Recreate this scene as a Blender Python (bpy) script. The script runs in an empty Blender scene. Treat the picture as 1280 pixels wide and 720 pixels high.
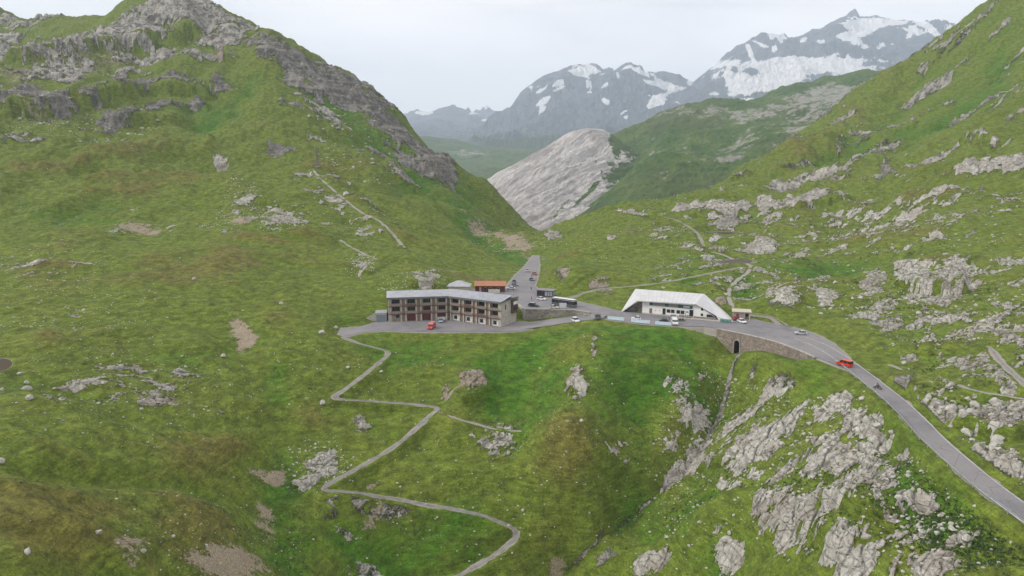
import bpy, bmesh, math, random
import numpy as np
from mathutils import Vector, Matrix
from mathutils.geometry import tessellate_polygon

random.seed(7)
RNG = np.random.default_rng(7)
SC = bpy.context.scene
COL = SC.collection
R = math.radians

# ------------------------------------------------------------------ survey
# camera station: 58 m above the pass road, 24 mm lens, looking 10 degrees down
CH, PITCH, FP = 58.0, R(10.0), 853.333
SP, CP = math.sin(PITCH), math.cos(PITCH)

def ray(px, py):
    u = (np.asarray(px, float) - 640) / FP
    v = (360 - np.asarray(py, float)) / FP
    X = u + 0 * v; Y = CP + v * SP + 0 * u; Z = -SP + v * CP + 0 * u
    return X, Y, Z

def at_z(px, py, z=0.0):
    X, Y, Z = ray(px, py); t = (z - CH) / Z
    return np.array([X * t, Y * t])

def sm(a, b, x):
    t = np.clip((x - a) / (b - a), 0, 1)
    return t * t * (3 - 2 * t)

# ------------------------------------------------------------------ noise
def _h(ix, iy, seed):
    n = (ix.astype(np.int64) * 374761393 + iy.astype(np.int64) * 668265263 + seed * 974711) & 0xffffffff
    n = ((n ^ (n >> 13)) * 1274126177) & 0xffffffff
    n = ((n ^ (n >> 16)) * 2246822519) & 0xffffffff
    return (n ^ (n >> 15)) & 0xffffffff

def perlin(x, y, seed=0):
    x = np.asarray(x, float); y = np.asarray(y, float)
    ix = np.floor(x); iy = np.floor(y); fx = x - ix; fy = y - iy
    ix = ix.astype(np.int64); iy = iy.astype(np.int64)
    ux = fx * fx * fx * (fx * (fx * 6 - 15) + 10); uy = fy * fy * fy * (fy * (fy * 6 - 15) + 10)
    def g(dx, dy):
        a = _h(ix + dx, iy + dy, seed) * (2 * np.pi / 4294967296.0)
        return np.cos(a) * (fx - dx) + np.sin(a) * (fy - dy)
    n00 = g(0, 0); n10 = g(1, 0); n01 = g(0, 1); n11 = g(1, 1)
    a = n00 + ux * (n10 - n00); b = n01 + ux * (n11 - n01)
    return (a + uy * (b - a)) * 1.5

def fbm(x, y, lam, octs, seed=0, gain=0.5, ridged=False):
    s = np.zeros(np.shape(x)); amp = 1.0; tot = 0
    for i in range(octs):
        n = perlin(x / lam + 17.3 * i, y / lam - 9.1 * i, seed + i * 31)
        if ridged: n = 1 - 2 * np.abs(n)
        s += amp * n; tot += amp; amp *= gain; lam *= 0.47
    return s / tot

def worley(x, y, seed=0):
    ix = np.floor(x).astype(np.int64); iy = np.floor(y).astype(np.int64)
    f1 = np.full(x.shape, 9.0); f2 = np.full(x.shape, 9.0)
    c = np.zeros(x.shape, np.int64); ddx = np.zeros(x.shape); ddy = np.zeros(x.shape)
    for dx in (-1, 0, 1):
        for dy in (-1, 0, 1):
            h = _h(ix + dx, iy + dy, seed)
            px = ix + dx + (h & 0xffff) / 65536.0; py = iy + dy + (h >> 16) / 65536.0
            ex = x - px; ey = y - py; d = np.hypot(ex, ey)
            m = d < f1
            f2 = np.where(m, f1, np.minimum(f2, d))
            f1 = np.where(m, d, f1); c = np.where(m, h, c)
            ddx = np.where(m, ex, ddx); ddy = np.where(m, ey, ddy)
    r1 = ((c * 2654435761) & 0xffff) / 65536.0; r2 = ((c * 40503 + 77) & 0xffff) / 65536.0; r3 = ((c * 9973 + 5) & 0xffff) / 65536.0
    return f1, f2, r1, r2, r3, ddx, ddy

# ------------------------------------------------------------------ height surfaces
class Surf:
    """thin-plate surface through surveyed points: bearing, log distance -> height / distance"""
    def __init__(self, pts, lam=1e-4):
        P = np.array(pts, float)
        self.p = P[:, :2]; q = P[:, 2]
        n = len(P)
        K = self.k(self.p, self.p) + lam * np.eye(n)
        T = np.c_[np.ones(n), self.p]
        A = np.block([[K, T], [T.T, np.zeros((3, 3))]])
        s = np.linalg.solve(A, np.r_[q, 0, 0, 0])
        self.w = s[:n]; self.c = s[n:]
    @staticmethod
    def k(a, b):
        d2 = (a[:, None, 0] - b[None, :, 0]) ** 2 + (a[:, None, 1] - b[None, :, 1]) ** 2
        return 0.5 * d2 * np.log(d2 + 1e-12)
    def q(self, a, v):
        a = a.ravel(); v = v.ravel(); out = np.empty(a.shape)
        for i in range(0, len(a), 60000):
            s = slice(i, i + 60000)
            A = np.c_[a[s], v[s]]
            out[s] = self.k(A, self.p) @ self.w + self.c[0] + A @ self.c[1:]
        return out
    def z(self, X, Y):
        X = np.asarray(X, float); Y = np.asarray(Y, float)
        r = np.hypot(X, Y)
        return (self.q(np.arctan2(X, Y), np.log(np.maximum(r, 1))) .reshape(X.shape)) * r

def cp(px, py, r):
    X, Y, Z = ray(px, py); h = math.hypot(X, Y)
    z = CH + Z / h * r
    return (math.atan2(X, Y), math.log(r), z / r)

def wp(x, y, z):
    r = math.hypot(x, y)
    return (math.atan2(x, y), math.log(r), z / r)

def colm(px, s):
    return [cp(px, y, r) for y, r in s]

MAIN = []
MAIN += colm(0, [(720, 110), (640, 130), (560, 160), (480, 205), (440, 240), (400, 275), (340, 365), (280, 470), (220, 590), (160, 700), (110, 790), (80, 900), (40, 1150), (12, 1400)])
MAIN += colm(90, [(720, 114), (600, 150), (500, 198), (420, 255), (340, 355), (260, 490), (180, 650), (140, 720), (110, 770), (80, 860), (50, 1000), (24, 1150)])
MAIN += colm(200, [(720, 120), (640, 142), (560, 170), (480, 215), (400, 270), (340, 340), (280, 440), (220, 560), (160, 680), (130, 740), (100, 790), (60, 870), (20, 950), (-5, 1000)])
MAIN += colm(280, [(12, 960), (40, 900), (80, 820), (120, 745), (200, 600), (300, 400), (380, 280), (450, 235), (520, 200), (600, 166), (720, 127)])
MAIN += colm(350, [(720, 135), (640, 158), (600, 172), (560, 186), (480, 218), (420, 248), (380, 280), (340, 325), (280, 410), (220, 520), (160, 640), (120, 720), (90, 780), (60, 840), (41, 875)])
MAIN += colm(430, [(720, 148), (650, 162), (610, 172), (560, 190), (500, 212), (440, 238), (380, 290), (350, 325), (310, 385), (270, 450), (220, 550), (170, 660), (120, 775), (91, 850)])
MAIN += colm(500, [(355, 305), (320, 370), (280, 450), (240, 540), (200, 640), (160, 740), (138, 800)])
MAIN += colm(490, [(450, 240), (500, 215), (560, 190), (620, 174), (680, 162), (720, 153)])
MAIN += colm(560, [(352, 325), (320, 390), (280, 480), (240, 590), (215, 690), (201, 750)])
MAIN += colm(565, [(420, 255), (450, 238), (500, 213), (560, 189), (620, 174), (680, 163), (720, 158)])
MAIN += colm(620, [(330, 400), (310, 470), (290, 560), (270, 660), (254, 740)])
MAIN += colm(640, [(420, 252), (450, 236), (500, 212), (550, 193), (600, 179), (650, 170), (720, 160)])
MAIN += colm(662, [(300, 600), (284, 700)]) + colm(690, [(297, 620)])
MAIN += colm(700, [(350, 328), (330, 345), (315, 400), (302, 470)])
MAIN += [cp(720, 288, 520), cp(742, 277, 530), cp(762, 264, 560), cp(800, 253, 560), cp(840, 253, 570)]
MAIN += colm(740, [(412, 250), (440, 230), (480, 212), (530, 194), (580, 182), (640, 172), (700, 166)])
MAIN += colm(780, [(360, 320), (340, 350), (320, 390), (300, 430), (280, 480), (265, 530)])
MAIN += colm(830, [(418, 246), (450, 230), (500, 216), (550, 205)])
MAIN += colm(860, [(355, 318), (335, 350), (315, 390), (290, 450), (270, 510), (250, 580)])
MAIN += [cp(905, 290, 480), cp(920, 322, 400), cp(880, 242, 620), cp(910, 228, 670), cp(935, 211, 730), cp(965, 189, 790), cp(1000, 165, 860), cp(1050, 130, 940)]
MAIN += [cp(905, 500, 226), cp(880, 550, 206), cp(830, 595, 190), cp(770, 640, 178), cp(720, 690, 168), cp(690, 720, 163)]
MAIN += colm(950, [(385, 285), (360, 320), (340, 355), (320, 405), (300, 450), (270, 530), (240, 630), (215, 720)])
MAIN += colm(1050, [(400, 270), (370, 310), (340, 365), (310, 430), (280, 500), (240, 600), (200, 720), (160, 850)])
MAIN += colm(1150, [(470, 216), (430, 245), (390, 285), (350, 335), (310, 400), (270, 480), (230, 580), (190, 690), (150, 800), (110, 900), (72, 980)])
MAIN += colm(1200, [(39, 990)]) + colm(1255, [(0, 1000)]) + colm(1100, [(99, 970)])
MAIN += colm(1280, [(580, 156), (520, 181), (460, 216), (400, 270), (340, 340), (280, 430), (220, 540), (160, 660), (100, 780), (40, 890), (-20, 980)])
MAIN += colm(1000, [(480, 216), (560, 180), (640, 155), (720, 136)])
MAIN += colm(1120, [(560, 168), (640, 144), (720, 127)]) + colm(1240, [(690, 128), (720, 120)])
MAIN += colm(900, [(580, 192), (640, 167), (720, 149)])
# flat pass level and its lower terrace
for (px, py, z) in [(669, 325, 0), (660, 345, 0), (650, 365, 0), (690, 378, 0), (740, 392, 0), (800, 398, 0), (860, 402, 0), (920, 405, 0), (980, 414, 0), (1030, 432, 0),
                    (1080, 475, 0), (1130, 520, 0), (1180, 565, 0), (1230, 610, 0), (1280, 645, 0), (470, 406, -4), (540, 408, -4), (610, 410, -4), (600, 368, 0)]:
    x, y = at_z(px, py, z); MAIN.append(wp(x, y, z))
# behind the skylines the ground drops again
for px, py, r, k in [(0, 12, 1400, .75), (90, 24, 1150, .85), (200, -5, 1000, .8), (280, 12, 960, .75), (350, 41, 875, .7), (430, 91, 850, .6), (500, 138, 800, .4), (560, 201, 750, .1), (620, 254, 740, -1)]:
    a, v, q = cp(px, py, r); r2 = r * 1.22; MAIN.append((a, math.log(r2), (q * r * k - (0 if k > 0 else 40)) / r2))
for px, py, r, k in [(840, 253, 570, .2), (910, 228, 670, .4), (965, 189, 790, .5), (1050, 130, 940, .6), (1150, 72, 980, .7), (1255, 0, 1000, .8), (762, 264, 560, -.5), (720, 288, 520, -2)]:
    a, v, q = cp(px, py, r); r2 = r * 1.25; MAIN.append((a, math.log(r2), (q * r * k) / r2))
for x, y, z in [(0, 60, -66), (-60, 60, -22), (70, 60, -26), (0, 100, -62), (-30, 110, -48), (40, 100, -50), (110, 90, 1), (-110, 70, 4), (0, 760, -40), (20, 1000, -90), (0, 1500, -150), (300, 1500, -50), (200, 1100, -40)]:
    MAIN.append(wp(x, y, z))
for (px, sg) in ((0, -1), (1280, 1)):      # the slopes carry on beyond both sides of the view
    a0 = math.atan2(ray(px, 300)[0], ray(px, 300)[1])
    for a, v, q in [m for m in MAIN if abs(m[0] - a0) < .03]:
        MAIN.append((a + sg * .16, v, q * .9 + .004))
SURF = Surf(MAIN)

def cast(px, py, surf=None, z0=None):
    """where the sight line through a survey mark meets the smooth ground"""
    surf = surf or SURF
    px = np.atleast_1d(np.asarray(px, float)); py = np.atleast_1d(np.asarray(py, float))
    X, Y, Z = ray(px, py); h = np.hypot(X, Y)
    rr = np.exp(np.linspace(math.log(70), math.log(1500), 420))
    a = np.arctan2(X, Y)
    A = np.repeat(a[:, None], len(rr), 1); V = np.repeat(np.log(rr)[None], len(a), 0)
    g = surf.q(A, V).reshape(A.shape) * rr - (CH + (Z / h)[:, None] * rr)
    out = np.zeros((len(a), 2))
    for i in range(len(a)):
        k = np.argmax(g[i] > 0)
        if g[i, k] <= 0: k = int(np.argmax(g[i][60:])) + 60; r = rr[k]
        elif k == 0: r = rr[0]
        else:
            t = g[i, k - 1] / (g[i, k - 1] - g[i, k]); r = rr[k - 1] + t * (rr[k] - rr[k - 1])
        out[i] = (X[i] / h[i] * r, Y[i] / h[i] * r)
    return out
# ------------------------------------------------------------------ survey marks: rock, soil, grass kinds  (x, y, half sizes, turn, strength)
PATCH = {
'pale': [(1000,640,62,38,-35,.98),(1035,688,58,34,-30,.98),(985,630,26,40,0,1.1),(960,612,20,14,0,.9),(1065,515,38,20,-15,.9),(1092,545,34,20,0,.9),(1028,512,26,16,0,.75),
 (1132,570,12,9,0,1),(1160,697,48,24,10,1.0),(1203,664,30,16,20,1.1),(1100,645,15,15,0,1.),(1147,624,28,8,0,.9),(1085,568,38,12,5,1.0),(1028,546,22,8,0,1.),(1098,613,20,6,0,.85),
 (875,578,24,20,0,1.1),(838,588,7,20,-40,1.0),(910,682,20,26,35,.95),(955,630,12,28,0,1.1),(812,702,26,18,0,.8),(935,596,22,9,0,.8),(900,606,6,12,0,.8),(719,478,6,14,-15,1.1),
 (715,478,20,24,0,.6),(850,485,14,19,-35,.85),(872,528,8,14,-20,.9),(935,530,24,16,0,.9),(945,468,17,10,35,.85),(835,560,14,18,-35,.65),(775,560,18,18,0,.5),(742,432,6,16,0,.6),
 (972,467,14,9,40,1.0),(940,473,13,9,40,.9),(965,494,25,9,0,.85),(1168,506,42,20,-15,1.3),(1222,516,14,15,0,1.2),(1252,526,24,20,0,1.3),(1278,515,8,15,0,1.),(1248,570,42,22,-28,1.4),
 (1200,548,18,9,-20,.85),(1062,436,11,9,0,1.05),(1033,420,8,7,0,.9),(1135,449,14,5,0,.75),(1210,430,14,5,0,.85),(1240,473,15,8,0,.8),(1265,486,12,6,0,.85),(1144,349,30,17,0,1.15),
 (1198,350,26,22,0,1.15),(1090,351,18,15,0,.9),(1262,330,22,12,20,1.1),(1030,376,12,9,0,1.1),(980,383,22,12,-10,1.15),(1025,350,16,9,0,.9),(1007,263,28,8,8,1.05),(1053,254,18,6,0,.75),
 (980,237,24,8,0,.85),(963,306,8,9,0,.9),(1172,295,12,6,0,.95),(1225,222,45,5,8,.9),(1112,385,20,9,0,.8),(1080,395,14,4,0,1.),(855,260,11,5,0,1.),(790,272,18,3.5,0,1.),(917,258,18,5,0,.85),
 (955,264,12,8,40,.8),(952,306,18,8,25,1.05),(893,350,7,8,0,.8),(765,300,8,4,0,.8),(535,349,15,9,0,.95),(577,357,20,6,0,.95),(513,362,12,5,0,.7),(453,332,11,14,0,.8),(350,268,34,14,0,.62),
 (455,292,12,8,0,.62),(275,207,10,8,0,.75),(303,255,18,20,0,.6),(100,391,15,6,0,.6),(148,505,14,10,0,.62),(205,487,14,6,0,.55),(395,572,30,26,0,.72),(450,530,12,20,25,.66),
 (1050,160,25,5,20,.9),(1047,192,10,4,30,.9),(1240,187,42,5,0,.9),(1250,216,40,7,5,1.0),(1152,95,12,6,40,.7),(1183,107,14,4,25,.75),(90,95,34,12,5,.85),(250,80,20,7,0,.95),(205,62,20,7,20,.85),
 (150,92,26,8,15,.7),(230,18,60,22,0,.95),(290,45,45,20,0,1.0),(160,45,70,18,10,1.05),(60,68,62,15,8,1.05),(10,62,30,20,0,.9),(30,30,60,14,0,.7),(690,297,14,4,0,.7),
 (1080,285,150,36,8,.46),(1180,400,110,50,0,.50),(1050,600,190,80,-20,.68),(950,560,100,70,0,.60),(1000,440,60,14,0,.4),(1230,470,70,60,0,.58),(110,80,170,42,6,.36),(240,110,70,20,0,.3),(60,165,90,18,0,.3),(420,150,90,30,-38,.36),(1130,160,140,40,30,.22),(930,285,70,20,0,.36),(620,540,60,40,20,.36),(860,500,40,60,-10,.5),(430,250,80,30,-30,.36),(170,480,120,50,0,.36),(60,340,70,20,0,.38),(900,268,90,18,0,.42)],
'dark': [(757,692,16,13,40,1.1),(1132,478,16,9,25,.9),(1098,464,16,5,0,.8),(905,283,24,3.5,0,1.05),(1109,225,12,3,0,1.),(355,135,20,8,0,.9),(351,185,17,5,0,.9),(1143,76,14,7,35,1.05),
 (20,135,30,13,0,1.05),(65,142,30,14,-5,1.0),(120,128,20,9,10,.9),(170,112,28,9,12,1.0),(225,106,24,8,0,1.05),(275,112,14,8,0,1.0),(150,152,26,9,15,1.0),(200,140,28,8,5,.95),(245,132,16,6,0,.8),
 (105,178,30,5,0,.6),(345,66,26,20,-30,1.35),(372,80,28,20,-35,1.4),(405,97,28,19,-35,1.4),(438,114,28,19,-35,1.4),(470,136,28,17,-42,1.4),(500,163,28,16,-45,1.35),(530,190,26,14,-45,1.3),
 (556,212,20,11,-48,1.25),(478,165,26,8,-38,.8),(505,192,24,7,-40,.75),(470,188,22,4,-22,.95),(498,208,18,4,-35,.95),(925,216,16,6,35,.8),(955,197,18,6,32,.8),(985,178,16,6,30,.75)],
'tan': [(690,350,17,15,0,1.4),(748,367,20,13,0,.95),(905,379,9,10,0,1.1),(590,487,22,17,40,1.1),(560,490,10,10,0,.8),(275,76,5,15,0,1.1),(1003,457,10,5,0,.5)],
'soil': [(170,279,28,9,0,.9),(190,284,12,5,0,1.1),(305,276,14,4,0,1.1),(303,414,16,20,25,1.05),(285,706,46,26,0,1.05),(165,690,22,24,0,.85),(338,580,22,10,10,1.0),(332,640,15,30,0,.7),(465,602,14,4,30,.8),
 (700,705,14,12,0,.8),(1000,462,8,6,0,.5),(640,300,34,10,-30,.9),(600,282,26,7,-35,.7),(672,292,16,7,0,.8),(470,640,10,26,-30,.6),(1090,285,70,14,10,.5),(1070,462,30,6,-10,.45),(930,410,9,4,0,.3),
 (30,95,50,14,0,.55),(120,75,60,12,8,.5),(60,150,60,12,0,.5)],
'lush': [(520,440,75,22,0,1),(640,475,55,65,0,1),(820,450,75,45,0,1.),(740,414,120,8,0,.9),(1000,470,70,30,-30,.8),(620,312,44,14,-20,1),(1010,332,60,9,0,.9),(930,352,18,28,0,.9),(270,140,40,14,0,.8),
 (350,480,26,40,0,.6),(352,590,20,50,0,.6),(360,680,50,40,0,.6),(440,150,60,22,-40,.7),(520,205,60,24,-45,.8),(585,258,50,20,-45,.8),(1190,120,90,30,35,.6),(1080,180,110,16,35,.5),(230,440,60,20,0,.5),(440,395,50,20,0,.5),
 (560,660,90,40,0,.75),(860,640,60,60,0,.5),(1180,640,70,30,-30,.8),(480,690,80,30,0,.6),(800,600,40,60,30,.5),(300,115,30,20,0,.5),(720,330,50,16,0,.5),(860,330,50,25,0,.5),(100,265,80,14,10,.4)],
'brown': [(200,590,150,28,0,.8),(80,650,90,50,0,1.),(240,565,110,20,5,.8),(300,335,120,14,5,.7),(200,235,80,8,12,.8),(90,215,90,8,8,.5),(700,560,50,60,0,.4),(705,470,24,30,0,.45),(500,482,30,14,0,.9),(410,520,40,18,0,.8),
 (600,348,34,7,-12,1.1),(700,322,30,8,25,.8),(330,390,36,26,0,.6),(560,475,20,16,0,.6),(250,675,60,40,0,.8),(775,560,40,30,0,.6),(960,600,40,30,0,.4),(1180,560,30,10,-30,.5),(1230,400,90,14,0,.5),(775,290,34,6,0,.6),
 (1240,298,40,5,0,.6),(410,205,60,8,0,.5),(350,300,60,10,0,.5),(1150,480,60,14,-30,.5),(120,360,120,12,0,.3),(900,340,30,8,0,.4),(1100,300,90,8,10,.4)],
}
FLAT = [(k,) + p for k, L in PATCH.items() for p in L]

def _resolve():
    cx = [];
    for k, x, y, a, b, t, s in FLAT:
        c, n = math.cos(R(t)), math.sin(R(t))
        cx += [(x, y), (x + a * c, y - a * n), (x - b * n, y - b * c), (x - a * c, y + a * n), (x + b * n, y + b * c)]
    W = cast([p[0] for p in cx], [p[1] for p in cx])
    out = []
    for i, f in enumerate(FLAT):
        o, e1, e2, e3, e4 = W[5 * i:5 * i + 5]
        lim = 0.16 * np.hypot(*o)
        A = (e1 - e3) / 2
        B = (e2 - e4) / 2 if (np.hypot(*(e2 - o)) < lim and np.hypot(*(e4 - o)) < lim) else (e2 - o if np.hypot(*(e2 - o)) < np.hypot(*(e4 - o)) else o - e4)
        for V in (A, B):
            L = np.hypot(*V)
            if L > lim: V *= lim / L
        M = np.array([A, B]).T
        if abs(np.linalg.det(M)) < 1e-3: continue
        out.append((f[0], o, np.linalg.inv(M), 2.4 * (np.hypot(*A) + np.hypot(*B)), f[6]))
    return out
PW = _resolve()

def masks(X, Y):
    """how much of each ground kind (world position only)"""
    w1 = fbm(X, Y, 24, 5, 5, .72) * 1.15
    w2 = fbm(X, Y, 24, 5, 15, .72) * 1.15
    o = {k: np.zeros(X.shape) for k in PATCH}
    for k, c, M, rad, s in PW:
        idx = np.nonzero((np.abs(X - c[0]) < rad) & (np.abs(Y - c[1]) < rad))[0]
        if len(idx) == 0: continue
        dx = X[idx] - c[0]; dy = Y[idx] - c[1]
        a = M[0, 0] * dx + M[0, 1] * dy + w1[idx]; b = M[1, 0] * dx + M[1, 1] * dy + w2[idx]
        d = np.sqrt(a * a + b * b)
        v = s * (1 - sm(.15, 1.75, d)) if k in ('lush', 'brown') else s * (1 - sm(.25, 1.6, d)) * 1.12
        o[k][idx] = np.maximum(o[k][idx], v)
    return o

# ------------------------------------------------------------------ lines on the ground: gullies, crests, scarps
def seg(P, X, Y, maxd):
    """distance, signed side and running parameter to a polyline, for points within maxd"""
    P = np.asarray(P, float)
    idx = np.nonzero((X > P[:, 0].min() - maxd) & (X < P[:, 0].max() + maxd) & (Y > P[:, 1].min() - maxd) & (Y < P[:, 1].max() + maxd))[0]
    x = X[idx]; y = Y[idx]
    D = np.full(x.shape, 1e9); S = np.zeros(x.shape); T = np.zeros(x.shape)
    for i in range(len(P) - 1):
        a = P[i]; d = P[i + 1] - a; L2 = max(d @ d, 1e-9)
        t = np.clip(((x - a[0]) * d[0] + (y - a[1]) * d[1]) / L2, 0, 1)
        ex = x - a[0] - t * d[0]; ey = y - a[1] - t * d[1]; dd = np.hypot(ex, ey)
        m = dd < D
        D = np.where(m, dd, D); S = np.where(m, np.sign(d[0] * ey - d[1] * ex), S); T = np.where(m, i + t, T)
    return idx, D, S, T

def resample(P, step):
    P = np.asarray(P, float)
    # Catmull-Rom through the marks
    Q = np.vstack([2 * P[0] - P[1], P, 2 * P[-1] - P[-2]]); out = []
    for i in range(1, len(Q) - 2):
        n = max(2, int(np.hypot(*(Q[i + 1] - Q[i])[:2]) / step))
        for t in np.linspace(0, 1, n, endpoint=False):
            out.append(0.5 * ((2 * Q[i]) + (-Q[i - 1] + Q[i + 1]) * t + (2 * Q[i - 1] - 5 * Q[i] + 4 * Q[i + 1] - Q[i + 2]) * t * t + (-Q[i - 1] + 3 * Q[i] - 3 * Q[i + 1] + Q[i + 2]) * t ** 3))
    out.append(P[-1])
    return np.array(out)

def pl(*pts):
    return cast([p[0] for p in pts], [p[1] for p in pts])

LINES = [  # polyline, half width (m), height (m)
 (pl((928,446),(912,468),(903,495),(893,520),(880,548),(850,580),(815,607),(780,632),(745,665),(715,695),(690,722)), 5.0, -3.6),
 (pl((928,446),(912,468),(903,495),(893,520),(880,548),(850,580),(815,607),(780,632),(745,665),(715,695),(690,722)), 1.6, -1.0),
 (pl((300,440),(335,480),(350,530),(352,600),(345,680)), 9, -3.0),
 (pl((20,232),(110,212),(190,190),(260,184)), 14, 5), (pl((60,262),(150,236),(230,222)), 10, 4), (pl((120,235),(170,222),(225,205)), 9, 3),
 (pl((60,300),(140,330),(250,335),(330,318)), 13, 3.0), (pl((0,345),(120,342),(240,322),(330,300),(400,290)), 12, 3.2),
 (pl((30,575),(120,578),(220,585),(290,560)), 5, 1.4), (pl((80,600),(180,605),(250,606)), 5, -1.4), (pl((60,620),(180,622),(260,640)), 7, 1.2),
 (pl((170,510),(240,525),(310,520),(340,500)), 8, 1.6), (pl((60,430),(160,415),(240,430),(290,455)), 9, 1.8),
 (pl((740,420),(735,470),(715,520),(700,580),(690,640)), 9, 2.6), (pl((810,470),(800,540),(770,590)), 7, -2), (pl((600,455),(585,500),(560,540)), 6, 2.4), (pl((655,470),(650,540),(640,600)), 9, -1.8),
 (pl((870,470),(850,520),(820,565)), 5, 1.8), (pl((430,120),(480,175),(540,230),(600,290)), 14, -4), (pl((470,160),(520,215),(580,270)), 9, 3), (pl((395,205),(440,245),(480,285),(500,300)), 10, 3),
 (pl((940,560),(900,620),(850,680)), 8, 2.0), (pl((930,640),(910,700)), 5, -2), (pl((1130,600),(1060,640),(1000,700)), 7, 1.5), (pl((1090,600),(1180,640),(1230,690)), 6, -1.5),
 (pl((930,350),(935,372),(955,395)), 6, -2), (pl((1000,345),(1060,330),(1130,320)), 12, -2.5), (pl((980,380),(1040,355),(1120,335),(1200,330)), 10, 3), (pl((1060,420),(1140,435),(1230,440)), 9, 2),
 (pl((900,268),(1000,255),(1100,262),(1180,250)), 16, 4), (pl((980,290),(1080,300),(1180,285),(1270,275)), 12, 2.5), (pl((1000,200),(1100,225),(1220,222)), 16, 4), (pl((1120,100),(1050,170),(980,215)), 20, 5), (pl((1200,130),(1130,190),(1060,230)), 18, -5),
]
SCARPS = [  # polyline left->right, rise (m), face width (m), fade uphill (m)
 (pl((0,150),(40,150),(85,152)), 13, 8, 60), (pl((95,140),(150,125),(200,118),(285,118)), 12, 8, 60), (pl((125,162),(180,152),(240,148)), 8, 8, 40),
 (pl((0,84),(60,80),(120,66),(200,50),(260,42)), 13, 24, 150), (pl((985,272),(1035,266),(1070,256)), 5, 4, 30), (pl((1190,222),(1280,216)), 5, 5, 40),
 (pl((1110,360),(1170,366),(1215,364)), 6, 3, 25), (pl((960,392),(1000,394)), 3, 3, 15), (pl((1180,192),(1280,190)), 4, 5, 40), (pl((510,362),(545,360),(592,360)), 3.2, 2.5, 16),
 (pl((676,362),(690,366),(706,368)), 5, 3, 14), (pl((728,376),(750,381),(768,384)), 2, 3, 10), (pl((440,345),(465,346)), 3, 4, 18), (pl((1010,640),(1060,655),(1090,668)), 3.5, 2.5, 12), (pl((960,655),(1010,685),(1060,712)), 3.5, 2.5, 12),
 (pl((865,590),(895,595)), 3, 2, 12), (pl((1180,520),(1240,540),(1275,545)), 3, 2, 10), (pl((1190,585),(1250,610)), 2.5, 2, 10), (pl((570,512),(600,505),(620,480)), 3, 3, 12),
]
# ------------------------------------------------------------------ roads and paths
def zline(pts):      # marks with their level
    o = []
    for px, py, z in pts:
        x, y = at_z(px, py, z); o.append((x, y, z))
    return np.array(o)
FORE_PX = [(666.5,319),(672.5,319),(674,330),(672,345),(668,357),(676,365),(692,370),(706,372),(725,377),(750,383),(778,389.5),(803,391.5),(850,397),(898,402),(918,402.5),(925,397),(940,398),(955,402),(975,406),(1000,411),(1018,417),(1040,428),(1060,445),
 (1063,464),(1042,455),(1020,446),(997,436.5),(973,427.5),(947,421),(922,415.5),(897,410.5),(880,408),(840,407.5),(800,404.5),(765,400),(747,396.5),(738,391.6),(720,388.6),(690,387.6),(657,387.6),(646,379.5),(640,373.5),(634,367),(612,366),(585,365),(585,361),(632,361),(637,353),(645,343),(655,334),(661.5,326)]
FORE = np.array([at_z(x, y, 0) for x, y in FORE_PX])
LOW_PX = [(452,408,-4),(470,403,-4),(486,401,-4),(560,398,-4),(600,402,-4),(630,408,-4),(645,401.5,-4),(655,401.5,-4),(662,405,-4),(664,411.5,-4),(650,414,-4),(600,415,-4),(540,415,-4),(480,413.5,-4),(455,415,-4),(436,420,-4),(424,418,-4),(428,410,-4)]
LOW = zline(LOW_PX)[:, :2]
LANE = resample(zline([(650,407.5,-4),(665,406,-3.7),(690,402.5,-2.8),(715,399,-1.7),(737,396.3,-.7),(760,394.6,-.03)]), 1.5)
MROAD = resample(zline([(1000,422,0),(1024,431.5,0),(1047,445,0),(1066,459,0),(1087,475,0),(1120,501.5,0),(1145,526,0),(1168,550,0),(1211,588,0),(1246,616,0),(1282,642,0),(1325,672,0),(1375,706,0)]), 2.0)
def ground_line(pts, step=1.2, smooth=9):
    P = resample(pl(*pts), step)
    z = SURF.z(P[:, 0], P[:, 1])
    for c, wdt, amp in LINES:
        i, D, S, T = seg(c, P[:, 0], P[:, 1], 3 * wdt)
        z[i] += amp * .6 * np.exp(-(D / wdt) ** 2)
    k = np.ones(smooth) / smooth
    z = np.convolve(np.pad(z, smooth // 2, mode='edge'), k, 'valid')
    return np.c_[P, z]
TRACK = ground_line([(437,416),(430,420),(446,428),(470,435),(485,441),(474,453),(452,471),(430,487),(418,495),(428,499.5),(460,501),(500,504),(530,507),(547,511),(534,523),(512,543),(490,560),(460,578),(432,593),(408,604),(404,609),(420,612),(455,617),(500,625),(545,633),(590,640),(622,649),(642,660),(646,670),(636,682),(612,698),(590,710),(565,726)])
TRACK[:6, 2] = np.linspace(-4, TRACK[5, 2], 6)
PATHS = [  # name, line, half width
 ('track', TRACK, .75),
 ('footpath', ground_line([(390,212),(405,228),(430,250),(455,270),(463,273),(478,283),(490,295),(502,307)]), 1.1),
 ('footpath', ground_line([(425,300),(445,312),(475,325),(510,330),(545,336),(575,340)]), .7),
 ('footpath', ground_line([(700,374),(745,362),(765,359.5),(800,356.5),(840,351),(880,343),(910,337),(930,334)]), 1.0),
 ('footpath', ground_line([(938,333),(934,341),(922,348),(913,358),(911,370),(916,383)]), .8),
 ('footpath', ground_line([(880,308),(875,297),(865,286),(850,277),(835,272),(800,268)]), .9),
 ('footpath', ground_line([(940,388),(960,391),(975,400),(985,407)]), .9),
 ('footpath', ground_line([(1236,438),(1250,452),(1268,468),(1290,488)]), .9),
 ('footpath', ground_line([(1112,456),(1145,468),(1180,474),(1215,487),(1280,498)]), .55),
 ('footpath', ground_line([(549,517),(570,527),(600,532),(650,534)]), .35),
 ('stone_dam', ground_line([(893,315),(905,319),(920,324),(938,332)]), 1.3),
]
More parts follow.
